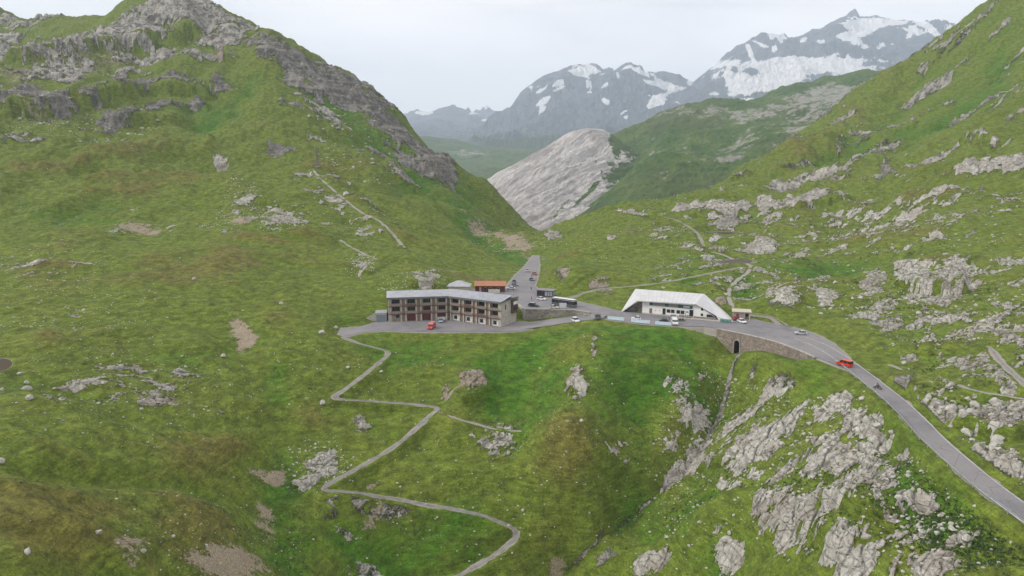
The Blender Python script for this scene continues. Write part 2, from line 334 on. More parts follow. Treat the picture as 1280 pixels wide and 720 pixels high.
WALLTOP = [(897,411.5),(907,413.2),(920,415.8),(935,419),(953,423.2),(973,428.7),(993,436),(1010,443),(1020,447.5)]
WALLBOT = [-3.0, -5.2, -7.6, -5.8, -4.2, -3.6, -3.2, -2.0, -.4]
WALL = np.array([list(at_z(x, y, 0)) + [b] for (x, y), b in zip(WALLTOP, WALLBOT)])
_wl = resample(WALL, 1.0)
_t = np.gradient(_wl[:, :2], axis=0); _t /= np.hypot(_t[:, 0], _t[:, 1])[:, None]
WNORM = np.c_[_t[:, 1], -_t[:, 0]]          # towards the valley side
FOOT = np.c_[_wl[:, :2] + WNORM * 1.6, _wl[:, 2]]
TOE = resample(zline([(650,404,-4.2),(660,400.8,-4.0),(690,397.6,-2.9),(715,394.4,-1.8),(736,392.6,-.75)]), 1.5)
CULV_I = int(np.argmin(np.hypot(*( _wl[:, :2] - at_z(925.5, 416.8, 0)).T)))
PONDS = [(0, 453, 15, 8.5, -4), (907, 290.5, 26, 4.5, 10), (918, 326, 24, 3, -14)]
_pw = []
for px, py, a, b, t in PONDS:
    W = cast([px, px + a, px], [py, py, py - b]); o = W[0]
    _pw.append((o, np.linalg.inv(np.array([W[1] - o, W[2] - o]).T), float(SURF.z(o[0:1], o[1:2])[0]) - .6, max(np.hypot(*(W[1] - o)), np.hypot(*(W[2] - o)))))

def polyd(P, X, Y, maxd):
    """distance outside a polygon (0 inside)"""
    C = np.vstack([P, P[:1]])
    idx, D, S, T = seg(C, X, Y, maxd)
    x = X[idx]; y = Y[idx]; ins = np.zeros(x.shape, bool)
    for i in range(len(P)):
        a = C[i]; b = C[i + 1]
        c = ((a[1] > y) != (b[1] > y)) & (x < (b[0] - a[0]) * (y - a[1]) / (b[1] - a[1] + 1e-12) + a[0])
        ins ^= c
    return idx, np.where(ins, 0, D), ins

def blend(Z, idx, target, d, w):
    k = 1 - sm(0, w, d)
    Z[idx] = Z[idx] * (1 - k) + target * k

def prof(L, T):
    i = np.clip(T.astype(int), 0, len(L) - 2); f = T - i
    return L[i, 2] * (1 - f) + L[i + 1, 2] * f

def terrain(X, Y, want=False):
    X = np.asarray(X, float).ravel(); Y = np.asarray(Y, float).ravel()
    r = np.hypot(X, Y); Z = SURF.z(X, Y)
    far = sm(330, 700, r)
    keep = np.ones(X.shape)          # where the ground is left rough
    for P in (FORE, LOW):
        i, d, ins = polyd(P, X, Y, 26); keep[i] = np.minimum(keep[i], sm(0, 24, d))
    for L, w, w2 in ((LANE, 4, 16), (MROAD, 3.2, 7)):
        i, D, S, T = seg(L[:, :2], X, Y, 20); keep[i] = np.minimum(keep[i], sm(w, w2, D))
    m = masks(X, Y)
    rockd = np.maximum(np.maximum(m['pale'], m['dark']), m['tan'])
    n_a = fbm(X, Y, 230, 2, 1); n_b = fbm(X + 9 * n_a, Y, 62, 2, 3); n_c = fbm(X * .8 + Y * .3, Y * 1.3, 21, 2, 7); n_d = fbm(X, Y, 6.5, 3, 9)
    rough = n_a * 14 * far + n_b * (3.2 + 8 * far) + n_c * (2.1 + 4.0 * far) + n_d * (.75 + 1.3 * far)
    for P, w, amp in LINES:
        i, D, S, T = seg(P, X, Y, 2.6 * w)
        rough[i] += amp * np.exp(-(D / w) ** 2) * (1 + .35 * n_c[i])
    for P, amp, w, L in SCARPS:
        i, D, S, T = seg(P, X, Y, 2.5 * L)
        s = D * np.where(S == 0, 1, S) + w * 1.2 * n_c[i] + w * .7 * n_d[i]
        n = len(P) - 1
        end = sm(0, .3, T) * sm(0, .3, n - T)
        end = np.where((T <= 0) | (T >= n), 0, end)
        rough[i] += amp * end * sm(-w * .5, w * .5, s) * np.exp(-np.maximum(s, 0) / L)
    # rock coverage from strength + noise
    ca, sa = math.cos(.62), math.sin(.62)
    U_ = X * ca + Y * sa; V_ = (-X * sa + Y * ca) * 1.7
    nr = fbm(U_, V_, 17, 5, 21, .74)
    nrf = fbm(X * .42 + 8 * perlin(X / 90, Y / 90, 88), Y * 1.25, 44, 6, 22, .76)
    nn = nr * (1 - far) + nrf * far
    bg = .20 + .14 * perlin(X / 70, Y / 70, 44) + .10 * sm(-20, 60, X - .12 * Y) * sm(100, 200, r)
    dens = np.maximum(rockd, bg * keep)
    rock = sm(.50, .64, dens * .84 + nn * 1.75 + .03) * np.minimum(1, keep + .0)
    rock *= sm(.20, .36, dens)
    sub = np.nonzero(rock > .01)[0]
    if len(sub):
        x = X[sub]; y = Y[sub]; f = far[sub]
        ca, sa = math.cos(.62), math.sin(.62)
        u = x * ca + y * sa; v = -x * sa + y * ca
        u = u + 1.2 * perlin(x / 5, y / 5, 71); v = v + 1.2 * perlin(x / 5, y / 5, 72)
        add = np.zeros(x.shape); crack = np.ones(x.shape)
        for (lu, lv, amp, k) in ((6.5, 2.6, .95, 1 - f), (2.4, 1.1, .45, 1 - f), (26, 9, 2.4, f), (8, 3.4, 1.3, f)):
            mm = k > .02
            if not mm.any(): continue
            f1, f2, r1, r2, r3, dx, dy = worley(u[mm] / lu, v[mm] / lv, 80 + int(lu))
            e = sm(0, .16, f2 - f1)
            add[mm] += k[mm] * amp * ((r1 - .35) + .9 * (r2 - .5) * dx + .9 * (r3 - .5) * dy - .45 * (1 - e) - .25 * f1)
            crack[mm] = np.minimum(crack[mm], 1 - k[mm] * (1 - e) * (1 if amp in (.95, 2.4) else .7))
        add += f * 3.2 * fbm(x, y, 24, 4, 33, .6, True)
        rough[sub] += rock[sub] * (add + .45 + .2 * f)
        cr = np.ones(X.shape); cr[sub] = crack
    else: cr = np.ones(X.shape)
    Z = Z + rough * keep
    # earthworks
    pathm = np.zeros(X.shape)
    for k, (nm, L, hw) in enumerate(PATHS):
        i, D, S, T = seg(L[:, :2], X, Y, hw + 5)
        blend(Z, i, prof(L, T) - .06, np.maximum(D - hw - .2, 0), 2.4)
        pathm[i] = np.maximum(pathm[i], (1 if k in (0, 3, 7, 10) else .80 - .9 * np.clip(n_d[i], 0, 1)) * (1 - sm(hw * .7, hw * 1.05 + .5, D + .8 * n_d[i])))
        kk = sm(hw, hw + 1.6, D); rock[i] *= kk
    i, d, ins = polyd(FORE, X, Y, 12); blend(Z, i, -.14, d, 11)
    i, D, S, T = seg(MROAD[:, :2], X, Y, 12); blend(Z, i, -.14, np.maximum(D - 3.2, 0), 3.2); pathm[i] = np.maximum(pathm[i], .72 * (1 - sm(2.5, 3.3, D + 1.4 * n_d[i])))
    i, D, S, T = seg(LANE[:, :2], X, Y, 14); blend(Z, i, prof(LANE, T) - .14, np.maximum(D - 4.3, 0), 6)
    i, d, ins = polyd(LOW, X, Y, 10); blend(Z, i, -4.14, d, 6); pathm[i] = np.maximum(pathm[i], 1 - sm(.2, 1.6, d + .6 * n_d[i]))
    i, D, S, T = seg(FOOT[:, :2], X, Y, 16); blend(Z, i, prof(FOOT, T), np.maximum(D - 1.7, 0), 13)
    i, D, S, T = seg(TOE[:, :2], X, Y, 9); blend(Z, i, prof(TOE, T), np.maximum(D - 2.6, 0), 4)
    i, d, ins = polyd(FORE, X, Y, 2); blend(Z, i, -.14, d, .6); pathm[i] = np.maximum(pathm[i], 1 - sm(.2, 1.6, d + .6 * n_d[i]))
    i, D, S, T = seg(MROAD[:, :2], X, Y, 8); blend(Z, i, -.14, np.maximum(D - 3.0, 0), 1.5)
    # hotel stands with its back in the bank; the culvert runs under the road
    c = _wl[CULV_I, :2]; n = WNORM[CULV_I]; t = np.array([-n[1], n[0]])
    a = (X - c[0]) * n[0] + (Y - c[1]) * n[1]; b = (X - c[0]) * t[0] + (Y - c[1]) * t[1]
    nt = (np.abs(b) < 1.7) & (a < .5) & (a > -6.5); Z[nt] = -7.7
    for o, M, zl, rad in _pw:
        idx = np.nonzero((np.abs(X - o[0]) < rad * 2) & (np.abs(Y - o[1]) < rad * 2))[0]
        if len(idx) == 0: continue
        dx = X[idx] - o[0]; dy = Y[idx] - o[1]
        d = np.hypot(M[0, 0] * dx + M[0, 1] * dy, M[1, 0] * dx + M[1, 1] * dy) + .12 * n_c[idx]
        k = 1 - sm(.95, 1.7, d); tgt = zl + np.where(d < 1, -.8 * (1 - d), (d - 1) * 1.2)
        Z[idx] = Z[idx] * (1 - k) + tgt * k
        pathm[idx] = np.maximum(pathm[idx], .8 * (1 - sm(.96, 1.10, d)))
    if not want: return Z
    tot = m['pale'] + m['dark'] * 1.2 + m['tan'] + 1e-3
    dark = m['dark'] * 1.2 / tot * np.minimum(1, rockd * 3); tan = m['tan'] / tot
    hollow = np.clip(-(n_b * 1.1 + n_c * 1.2 + .5 * n_d) * 1.25, -1, 1)
    lush = np.clip(m['lush'] * .85 + .32 * hollow + .16 * perlin(X / 40, Y / 40, 61), 0, 1)
    brown = np.clip(m['brown'] * .8 - .38 * hollow * (1 - m['lush']) + .20 * perlin(X / 33, Y / 33, 62) + .22 * fbm(X, Y, 12, 3, 63) - m['lush'] * .5, 0, 1)
    ravine, D, S, T = seg(LINES[0][0], X, Y, 8)
    bed = np.zeros(X.shape); bed[ravine] = (1 - sm(.3, 1.3, D + 1.6 * n_d[ravine])) * np.where(T < 4.2, 1.0, .62); 
    soil = np.clip(m['soil'] * .8 + .55 * nn * np.minimum(1, m['soil'] * 3), 0, 1)
    for P, w, amp in LINES:
        i, D, S, T = seg(P, X, Y, 2.2 * w)
        q = np.exp(-(D / w) ** 2) * (.75 + 1.2 * n_c[i]) * keep[i]
        if amp > 0: brown[i] = np.clip(brown[i] + .40 * q * (1 - m['lush'][i]), 0, 1)
        else: lush[i] = np.clip(lush[i] + .2 * q, 0, 1); brown[i] = brown[i] * (1 - .6 * np.clip(q, 0, 1))
    speck = np.clip(np.maximum(np.maximum(rockd, m['soil']) * 1.0, .10 + .42 * perlin(X / 25, Y / 25, 64)) * keep, 0, 1)
    rock = np.maximum(rock, bed * (.72 + 1.0 * n_d)); dark = np.maximum(dark, bed * .9)
    return Z, dict(rock=rock, soil=soil, lush=lush, brown=brown, dark=dark, tan=tan, path=pathm, speck=speck, crack=cr, rockd=rockd, keep=keep)

def ground(x, y):
    return float(terrain(np.array([x]), np.array([y]))[0])
# ------------------------------------------------------------------ materials
def mat(name):
    m = bpy.data.materials.new(name); m.use_nodes = True
    nt = m.node_tree; nt.nodes.clear()
    out = nt.nodes.new('ShaderNodeOutputMaterial'); b = nt.nodes.new('ShaderNodeBsdfPrincipled')
    nt.links.new(b.outputs[0], out.inputs[0])
    b.inputs['Roughness'].default_value = .85
    b.inputs['Specular IOR Level'].default_value = .25
    return m, nt, b

class NT:
    def __init__(s, nt): s.nt = nt; s.pos = None
    def n(s, t, **k):
        o = s.nt.nodes.new(t)
        for a, v in k.items(): setattr(o, a, v)
        return o
    def l(s, a, b): s.nt.links.new(a, b)
    def put(s, sock, v):
        if isinstance(v, bpy.types.NodeSocket): s.l(v, sock)
        elif isinstance(v, (tuple, list)) and len(v) == 3 and sock.type == 'RGBA': sock.default_value = (*v, 1)
        else: sock.default_value = v
    def geo(s):
        if s.pos is None: s.pos = s.n('ShaderNodeTexCoord').outputs['Object']
        return s.pos
    def noise(s, scale, detail=3, rough=.55, vec=None, dist=0, col=False):
        o = s.n('ShaderNodeTexNoise'); s.l(vec or s.geo(), o.inputs['Vector'])
        o.inputs['Scale'].default_value = scale; o.inputs['Detail'].default_value = detail; o.inputs['Roughness'].default_value = rough; o.inputs['Distortion'].default_value = dist
        return o.outputs['Color' if col else 'Fac']
    def vor(s, scale, feature='F1', vec=None, rnd=1, out='Distance'):
        o = s.n('ShaderNodeTexVoronoi', feature=feature); s.l(vec or s.geo(), o.inputs['Vector'])
        o.inputs['Scale'].default_value = scale; o.inputs['Randomness'].default_value = rnd
        return o.outputs[out]
    def m(s, op, a, b=0.0, c=0.0, clamp=False):
        o = s.n('ShaderNodeMath', operation=op, use_clamp=clamp)
        s.put(o.inputs[0], a); s.put(o.inputs[1], b); s.put(o.inputs[2], c)
        return o.outputs[0]
    def rng(s, v, a, b, c=0.0, d=1.0):
        o = s.n('ShaderNodeMapRange', interpolation_type='SMOOTHSTEP'); s.put(o.inputs[0], v)
        for i, q in enumerate((a, b, c, d)): s.put(o.inputs[1 + i], q)
        return o.outputs[0]
    def mix(s, f, a, b, mode='MIX'):
        o = s.n('ShaderNodeMix', data_type='RGBA', blend_type=mode)
        s.put(o.inputs['Factor'], f); s.put(o.inputs[6], a); s.put(o.inputs[7], b)
        return o.outputs[2]
    def attr(s, name):
        a = s.n('ShaderNodeAttribute', attribute_name=name); c = s.n('ShaderNodeSeparateColor'); s.l(a.outputs['Color'], c.inputs[0])
        return c.outputs
    def scale(s, v, sc, rot=(0, 0, 0)):
        o = s.n('ShaderNodeMapping'); s.l(v, o.inputs[0]); o.inputs['Scale'].default_value = sc; o.inputs['Rotation'].default_value = rot
        return o.outputs[0]
    def turned(s, v, rz, sc): return s.scale(s.scale(v, (1, 1, 1), (0, 0, rz)), sc)
    def bump(s, h, strength, dist, prev=None):
        o = s.n('ShaderNodeBump'); s.put(o.inputs['Height'], h); o.inputs['Strength'].default_value = strength; o.inputs['Distance'].default_value = dist
        if prev is not None: s.l(prev, o.inputs['Normal'])
        return o.outputs[0]

def terrain_material():
    m, nt, b = mat('alpine_ground'); N = NT(nt)
    A = N.attr('ground_a'); B = N.attr('ground_b'); C = N.attr('ground_c')
    rock, soil, lush = A[0], A[1], A[2]; brown, dark, path = B[0], B[1], B[2]; speck, crack, far = C[0], C[1], C[2]
    f1 = N.noise(.045, 4, .6); f2 = N.noise(.32, 4, .65); f3 = N.noise(1.7, 4, .7); f4 = N.noise(6, 2, .6)
    flat = N.scale(N.geo(), (.25, .25, 1.6))
    ter = N.noise(1.1, 3, .6, vec=flat, dist=.6)                         # cattle treads along the contours
    L = N.m('ADD', lush, N.m('MULTIPLY', N.m('SUBTRACT', f2, .5), .55)); L = N.m('ADD', L, N.m('MULTIPLY', N.m('SUBTRACT', f1, .5), .5))
    g = N.mix(N.rng(L, .15, .85), (.110, .150, .018), (.052, .130, .007))
    g = N.mix(N.rng(f1, .45, .7), g, N.mix(.5, g, (.135, .158, .024)))
    Bw = N.m('ADD', brown, N.m('MULTIPLY', N.m('SUBTRACT', f2, .5), .6))
    Bw = N.m('ADD', Bw, N.m('MULTIPLY', N.m('SUBTRACT', f3, .5), .35))
    g = N.mix(N.rng(Bw, .22, .95, 0, .85), g, N.mix(f3, (.110, .096, .022), (.150, .140, .030)))
    v = N.m('MULTIPLY', N.rng(f3, .25, .75, .65, 1.3), N.rng(ter, .3, .7, .72, 1.25))
    v = N.m('MULTIPLY', v, N.rng(f2, .3, .7, .68, 1.25))
    v = N.m('MULTIPLY', v, N.rng(f4, .3, .7, .75, 1.25))
    hv = N.n('ShaderNodeHueSaturation'); N.l(g, hv.inputs['Color']); N.l(v, hv.inputs['Value']); g = hv.outputs[0]
    # dwarf shrubs: dark tufts
    tuft = N.rng(N.m('ADD', N.vor(.9, vec=None), N.m('MULTIPLY', N.m('SUBTRACT', 1.0, f1), .0)), .0, .34, 1, 0)
    tuft = N.m('MULTIPLY', tuft, N.rng(N.noise(.10, 3, .6), .48, .62))
    g = N.mix(N.m('MULTIPLY', tuft, .55), g, (.022, .040, .010))
    # loose pale stones too small to model
    st = N.vor(1.6); sc_ = N.vor(1.6, out='Color'); scs = N.n('ShaderNodeSeparateColor'); N.l(sc_, scs.inputs[0])
    dm = N.m('MULTIPLY', N.rng(st, .10, .22, 1, 0), N.m('LESS_THAN', scs.outputs[0], N.m('MULTIPLY', speck, .28)))
    st2 = N.vor(.62); sc2 = N.n('ShaderNodeSeparateColor'); N.l(N.vor(.62, out='Color'), sc2.inputs[0])
    dm2 = N.m('MULTIPLY', N.rng(st2, .13, .24, 1, 0), N.m('LESS_THAN', sc2.outputs[0], N.m('MULTIPLY', speck, .16)))
    dm = N.m('MAXIMUM', dm, dm2)
    # soil
    sl = N.mix(f3, (.25, .195, .13), (.43, .36, .26))
    sl = N.mix(N.rng(f2, .4, .7), sl, N.mix(.5, sl, (.23, .19, .17)))
    S = N.m('ADD', soil, N.m('MULTIPLY', N.m('SUBTRACT', f3, .5), 1.1)); S = N.m('ADD', S, N.m('MULTIPLY', N.m('SUBTRACT', f4, .5), .7)); S = N.m('ADD', S, N.m('MULTIPLY', N.m('SUBTRACT', f2, .5), 1.9)); S = N.m('MULTIPLY', S, N.rng(soil, .05, .2))
    sl = N.mix(N.rng(f4, .52, .62, 0, .8), sl, (.085, .075, .04)); sl = N.mix(N.rng(N.noise(3.3, 3, .7), .56, .64, 0, .7), sl, (.07, .085, .025))
    c = N.mix(N.rng(S, .45, .60), g, sl)
    # rock
    rv = N.scale(N.geo(), (1, 1, 2.2), (0, 0, .62))
    ra = N.noise(.5, 6, .65, vec=rv, dist=.4); rb = N.noise(3.2, 4, .7, vec=rv)
    rk = N.mix(N.rng(ra, .3, .7), (.46, .44, .39), (.71, .68, .61))
    rk = N.mix(N.rng(N.noise(.09, 3), .45, .65), rk, N.mix(.5, rk, (.33, .265, .22)))
    rk = N.mix(N.rng(rb, .3, .6, .28, 0), rk, (.17, .16, .14))
    rk = N.mix(N.m('MULTIPLY', N.rng(N.noise(1.3, 4, .7), .56, .68), .55), rk, (.15, .155, .06))      # moss and lichen
    vo = N.vor(.42, 'DISTANCE_TO_EDGE', vec=N.scale(N.geo(), (1.0, .55, 1.2), (0, 0, .62)))
    rk = N.mix(N.rng(vo, .0, .045, .3, 0), rk, (.07, .065, .055))
    rk = N.mix(N.rng(crack, .2, .8, .38, 0), rk, (.07, .07, .05))
    rk = N.mix(N.m('MULTIPLY', C[0], 0), rk, rk)
    dk = N.mix(N.rng(ra, .3, .7), (.12, .112, .10), (.34, .32, .285)); dk = N.mix(N.m('MULTIPLY', N.rng(N.noise(.14, 6, .72, vec=N.turned(N.geo(), 0, (1.2, 1.2, .5))), .40, .56, .85, 0), far), dk, (.05, .047, .043))
    rk = N.mix(N.m('MULTIPLY', dark, .85, clamp=True), rk, dk)
    rf = N.noise(.11, 6, .72, vec=N.turned(N.geo(), .3, (1.3, 1.3, .55)), dist=.5); rl = N.noise(.05, 5, .7, vec=N.turned(N.geo(), 0, (.4, .4, 3.2)), dist=.3)
    rk = N.mix(N.m('MULTIPLY', N.rng(rf, .40, .58, .85, 0), far), rk, (.085, .08, .07)); rk = N.mix(N.m('MULTIPLY', N.rng(rl, .50, .62, 0, .6), far), rk, (.42, .40, .35))
    T = N.attr('ground_d')
    rk = N.mix(N.m('MULTIPLY', T[0], .65, clamp=True), rk, N.mix(ra, (.24, .17, .12), (.40, .32, .24)))
    Rm = N.m('ADD', rock, N.m('MULTIPLY', N.m('SUBTRACT', f3, .5), .55)); Rm = N.m('ADD', Rm, N.m('MULTIPLY', N.m('SUBTRACT', f2, .5), .75))
    Rm = N.m('MULTIPLY', N.rng(Rm, .38, .52), N.rng(rock, .03, .18))
    # turf holds on in the joints and on ledges
    nrm = N.n('ShaderNodeNewGeometry'); sp = N.n('ShaderNodeSeparateXYZ'); N.l(nrm.outputs['Normal'], sp.inputs[0])
    turf = N.m('MULTIPLY', N.rng(sp.outputs[2], .86, .98), N.rng(N.noise(.8, 4, .7), .50, .60))
    Rm = N.m('MULTIPLY', Rm, N.m('SUBTRACT', 1.0, N.m('MULTIPLY', turf, N.m('SUBTRACT', 1.0, far))))
    c = N.mix(Rm, c, rk)
    c = N.mix(dm, c, N.mix(sc2.outputs[1], (.30, .28, .25), (.52, .50, .45)))
    pc = N.mix(f3, (.22, .20, .175), (.37, .345, .31))
    P = N.m('ADD', path, N.m('MULTIPLY', N.m('SUBTRACT', f3, .5), .8)); c = N.mix(N.rng(P, .4, .65), c, pc)
    N.l(c, b.inputs['Base Color'])
    N.l(N.rng(N.m('ADD', Rm, S), .3, 1.2, .95, .85), b.inputs['Roughness'])
    h = N.m('ADD', N.m('MULTIPLY', f3, .5), N.m('MULTIPLY', f4, .15)); h = N.m('ADD', h, N.m('MULTIPLY', ter, .5)); h = N.m('ADD', h, N.m('MULTIPLY', dm, .5))
    h = N.m('ADD', h, N.m('MULTIPLY', tuft, .5))
    bp = N.bump(f2, .7, .9); bp = N.bump(h, .8, .35, bp)
    hr = N.m('MULTIPLY', Rm, N.m('ADD', N.m('MULTIPLY', rb, .7), N.m('ADD', N.m('MULTIPLY', ra, 1.6), N.rng(vo, 0, .12))))
    bp = N.bump(hr, .9, .6, bp)
    bp2 = N.bump(N.m('MULTIPLY', N.m('MULTIPLY', N.noise(.11, 5, .7), far), Rm), 1, 5.0, bp)
    N.l(bp2, b.inputs['Normal'])
    return m

def far_material(name, kind):
    m, nt, b = mat(name); N = NT(nt)
    A = N.attr('ground_a')          # r snow / rock, g pasture, b tint
    f1 = N.noise(.004, 5, .6); f2 = N.noise(.02, 5, .65); f3 = N.noise(.09, 4, .65)
    if kind == 'snow':
        v_ = N.scale(N.geo(), (1.4, 1.4, .35)); f2 = N.noise(.010, 7, .68, vec=v_, dist=.4); f3 = N.noise(.05, 5, .7, vec=v_)
        rk = N.mix(N.rng(f2, .35, .65), (.045, .052, .075), (.20, .215, .25)); rk = N.mix(N.rng(f3, .42, .62, 0, .7), rk, (.07, .07, .078)); rk = N.mix(N.rng(f1, .4, .62, 0, .5), rk, (.17, .17, .19))  # distance haze partly put into the rock colour as a bluish tint
        gr = N.mix(f2, (.05, .085, .03), (.11, .13, .05))
        c = N.mix(N.rng(N.m('ADD', A[1], N.m('SUBTRACT', f2, .5)), .35, .65), rk, gr)
        s = N.m('ADD', A[0], N.m('MULTIPLY', N.m('SUBTRACT', f3, .5), .3)); s = N.m('ADD', s, N.m('MULTIPLY', N.m('SUBTRACT', f2, .5), .35)); s = N.m('MULTIPLY', N.rng(s, .42, .54), N.rng(A[0], .02, .12))
        c = N.mix(N.m('MULTIPLY', s, .97), c, N.mix(f1, (.86, .85, .84), (.93, .93, .94)))
    elif kind == 'scree':
        st = N.noise(.05, 5, .65, vec=N.turned(N.geo(), R(SCA), (2.0, .12, .12)), dist=.3); sp = N.noise(.10, 5, .7, vec=N.turned(N.geo(), R(SCA), (1.6, .35, .35)))
        c = N.mix(N.rng(st, .3, .7), (.31, .295, .285), (.62, .59, .565)); c = N.mix(N.rng(f2, .5, .75, 0, .5), c, (.42, .34, .27))
        c = N.mix(N.rng(sp, .35, .65, .45, 0), c, (.22, .20, .195))
        c = N.mix(N.m('MULTIPLY', A[2], .8), c, (.21, .18, .17))
        gr = N.mix(f3, (.045, .09, .02), (.09, .13, .035))
        c = N.mix(N.rng(N.m('ADD', A[1], N.m('SUBTRACT', f3, .5)), .4, .6), c, gr)
    else:
        gr = N.mix(N.rng(f2, .3, .7), (.038, .085, .014), (.088, .135, .028)); gr = N.mix(N.rng(f3, .45, .65, 0, .75), gr, (.028, .055, .013))
        gr = N.mix(N.rng(f1, .45, .65, 0, .6), gr, (.105, .115, .035)); gr = N.mix(N.rng(N.noise(.008, 4, .6), .5, .62, 0, .55), gr, (.03, .055, .016))
        rk = N.mix(f3, (.17, .16, .15), (.36, .34, .31))
        c = N.mix(N.m('MULTIPLY', N.rng(N.m('ADD', A[0], N.m('ADD', N.m('MULTIPLY', N.m('SUBTRACT', f3, .5), 1.0), N.m('MULTIPLY', N.m('SUBTRACT', f2, .5), 1.2))), .42, .62), .85), gr, rk)
    N.l(c, b.inputs['Base Color'])
    b.inputs['Roughness'].default_value = .9
    bp = N.bump(f2, 1, 60.0 if kind == 'snow' else 14); N.l(N.bump(f3, .9, 15.0 if kind == 'snow' else 4, bp), b.inputs['Normal'])
    return m

# ------------------------------------------------------------------ sheets
def tag(o, label=None, cat=None, group=None, kind=None):
    if label: o['label'] = label
    if cat: o['category'] = cat
    if group: o['group'] = group
    if kind: o['kind'] = kind
    return o

def grid_mesh(name, X, Y, Z, attrs, material, kind='structure'):
    nr, na = X.shape
    me = bpy.data.meshes.new(name)
    co = np.stack([X, Y, Z], -1).reshape(-1, 3).astype(np.float32)
    me.vertices.add(len(co)); me.vertices.foreach_set('co', co.ravel())
    i = np.arange(nr - 1)[:, None] * na + np.arange(na - 1)[None]
    f = np.stack([i, i + 1, i + 1 + na, i + na], -1).reshape(-1, 4).astype(np.int32)
    me.loops.add(f.size); me.loops.foreach_set('vertex_index', f.ravel())
    me.polygons.add(len(f)); me.polygons.foreach_set('loop_start', np.arange(0, f.size, 4, dtype=np.int32))
    me.update(calc_edges=True)
    me.polygons.foreach_set('use_smooth', np.ones(len(f), bool))
    for an, chans in attrs.items():
        a = me.attributes.new(an, 'FLOAT_COLOR', 'POINT')
        c = np.ones((len(co), 4), np.float32)
        for k, ch in enumerate(chans): c[:, k] = ch.ravel()
        a.data.foreach_set('color', c.ravel())
    me.materials.append(material)
    o = bpy.data.objects.new(name, me); COL.objects.link(o)
    if kind: o['kind'] = kind
    return o

def main_sheet(q=1.0):
    az = np.linspace(R(-46), R(46), int(1340 * q))
    rr = [66.0]
    while rr[-1] < 1650:
        r = rr[-1]
        st = .0016 if r < 330 else (.0021 if r < 620 else .0034)
        if r < 105: st = .005
        if 240 < r < 262: st = .0011
        rr.append(r * (1 + st / q))
    rr = np.array(rr)
    Rr, A = np.meshgrid(rr, az, indexing='ij')
    X = Rr * np.sin(A); Y = Rr * np.cos(A)
    x = X.ravel(); y = Y.ravel()
    Z = np.empty(x.shape); M = None
    step = 260000
    for i in range(0, len(x), step):
        s = slice(i, i + step); z, m = terrain(x[s], y[s], True); Z[s] = z
        if M is None: M = {k: np.empty(x.shape, np.float32) for k in m}
        for k in m: M[k][s] = m[k]
    rad = Rr.ravel()
    edge = sm(1350, 1640, rad); Z = Z * (1 - edge) + np.minimum(Z, -190) * edge
    far = sm(420, 800, rad)
    at = {'ground_a': (M['rock'], M['soil'], M['lush']), 'ground_b': (M['brown'], M['dark'], M['path']), 'ground_c': (M['speck'] * (1 - .3 * far), M['crack'], far), 'ground_d': (M['tan'], M['keep'], M['rockd'])}
    return grid_mesh('terrain', X, Y, Z.reshape(X.shape), at, terrain_material())

def far_sheet(name, pts, a0, a1, r0, r1, na, nr, rough, material, attrf, low=-190, ridge=None):
    if ridge:
        pts = list(pts) + [(x, y + 6, r * .965) for x, y, r in ridge] + [(x, y + 9, r * 1.035) for x, y, r in ridge]
        rb = [math.atan2(*[q * 1.0 for q in (ray(x, y)[0], ray(x, y)[1])]) for x, y, r in ridge]; rl = [math.log(r) for x, y, r in ridge]
    S = Surf([cp(*p) for p in pts], 1e-6 if ridge else 1e-4)
    az = np.linspace(math.atan((a0 - 640) / FP), math.atan((a1 - 640) / FP), na)
    rr = np.exp(np.linspace(math.log(r0), math.log(r1), nr))
    Rr, A = np.meshgrid(rr, az, indexing='ij'); X = Rr * np.sin(A); Y = Rr * np.cos(A)
    nz = rough(X, Y, Rr)
    if ridge: nz = nz * (.10 + .90 * sm(0, .08, np.abs(np.log(Rr) - np.interp(A, rb, rl))))
    Z = S.z(X, Y) + nz
    if ridge:       # the crest runs point to point, slightly broken
        Pt = np.array([cp(*q) for q in ridge]); lr = np.interp(A, Pt[:, 0], Pt[:, 1]); want = np.interp(A, Pt[:, 0], Pt[:, 2]) * np.exp(lr)
        have = (S.q(az, np.interp(az, Pt[:, 0], Pt[:, 1]))) * np.exp(np.interp(az, Pt[:, 0], Pt[:, 1]))
        jag = fbm(az * math.exp(Pt[0, 1]), az * 0 + 3.3, 160, 5, 77, .65) * math.exp(Pt[0, 1]) * .0045
        inside = sm(0, .008, A - Pt[0, 0]) * sm(0, .008, Pt[-1, 0] - A)
        d = np.abs(np.log(Rr) - lr)
        Z = Z + (want[0][None] - have[None] + jag[None]) * inside * np.exp(-d / .045)
    ea = (A - az[0]) / (az[-1] - az[0]); er = np.log(Rr / r0) / math.log(r1 / r0)
    k = sm(0, .06, ea) * sm(0, .06, 1 - ea) * sm(0, .04, er) * sm(0, .12, 1 - er)
    Z = low + (Z - low) * k
    A1 = attrf(X, Y, Z, Rr, S)
    return grid_mesh(name, X, Y, Z, {'ground_a': A1}, material)

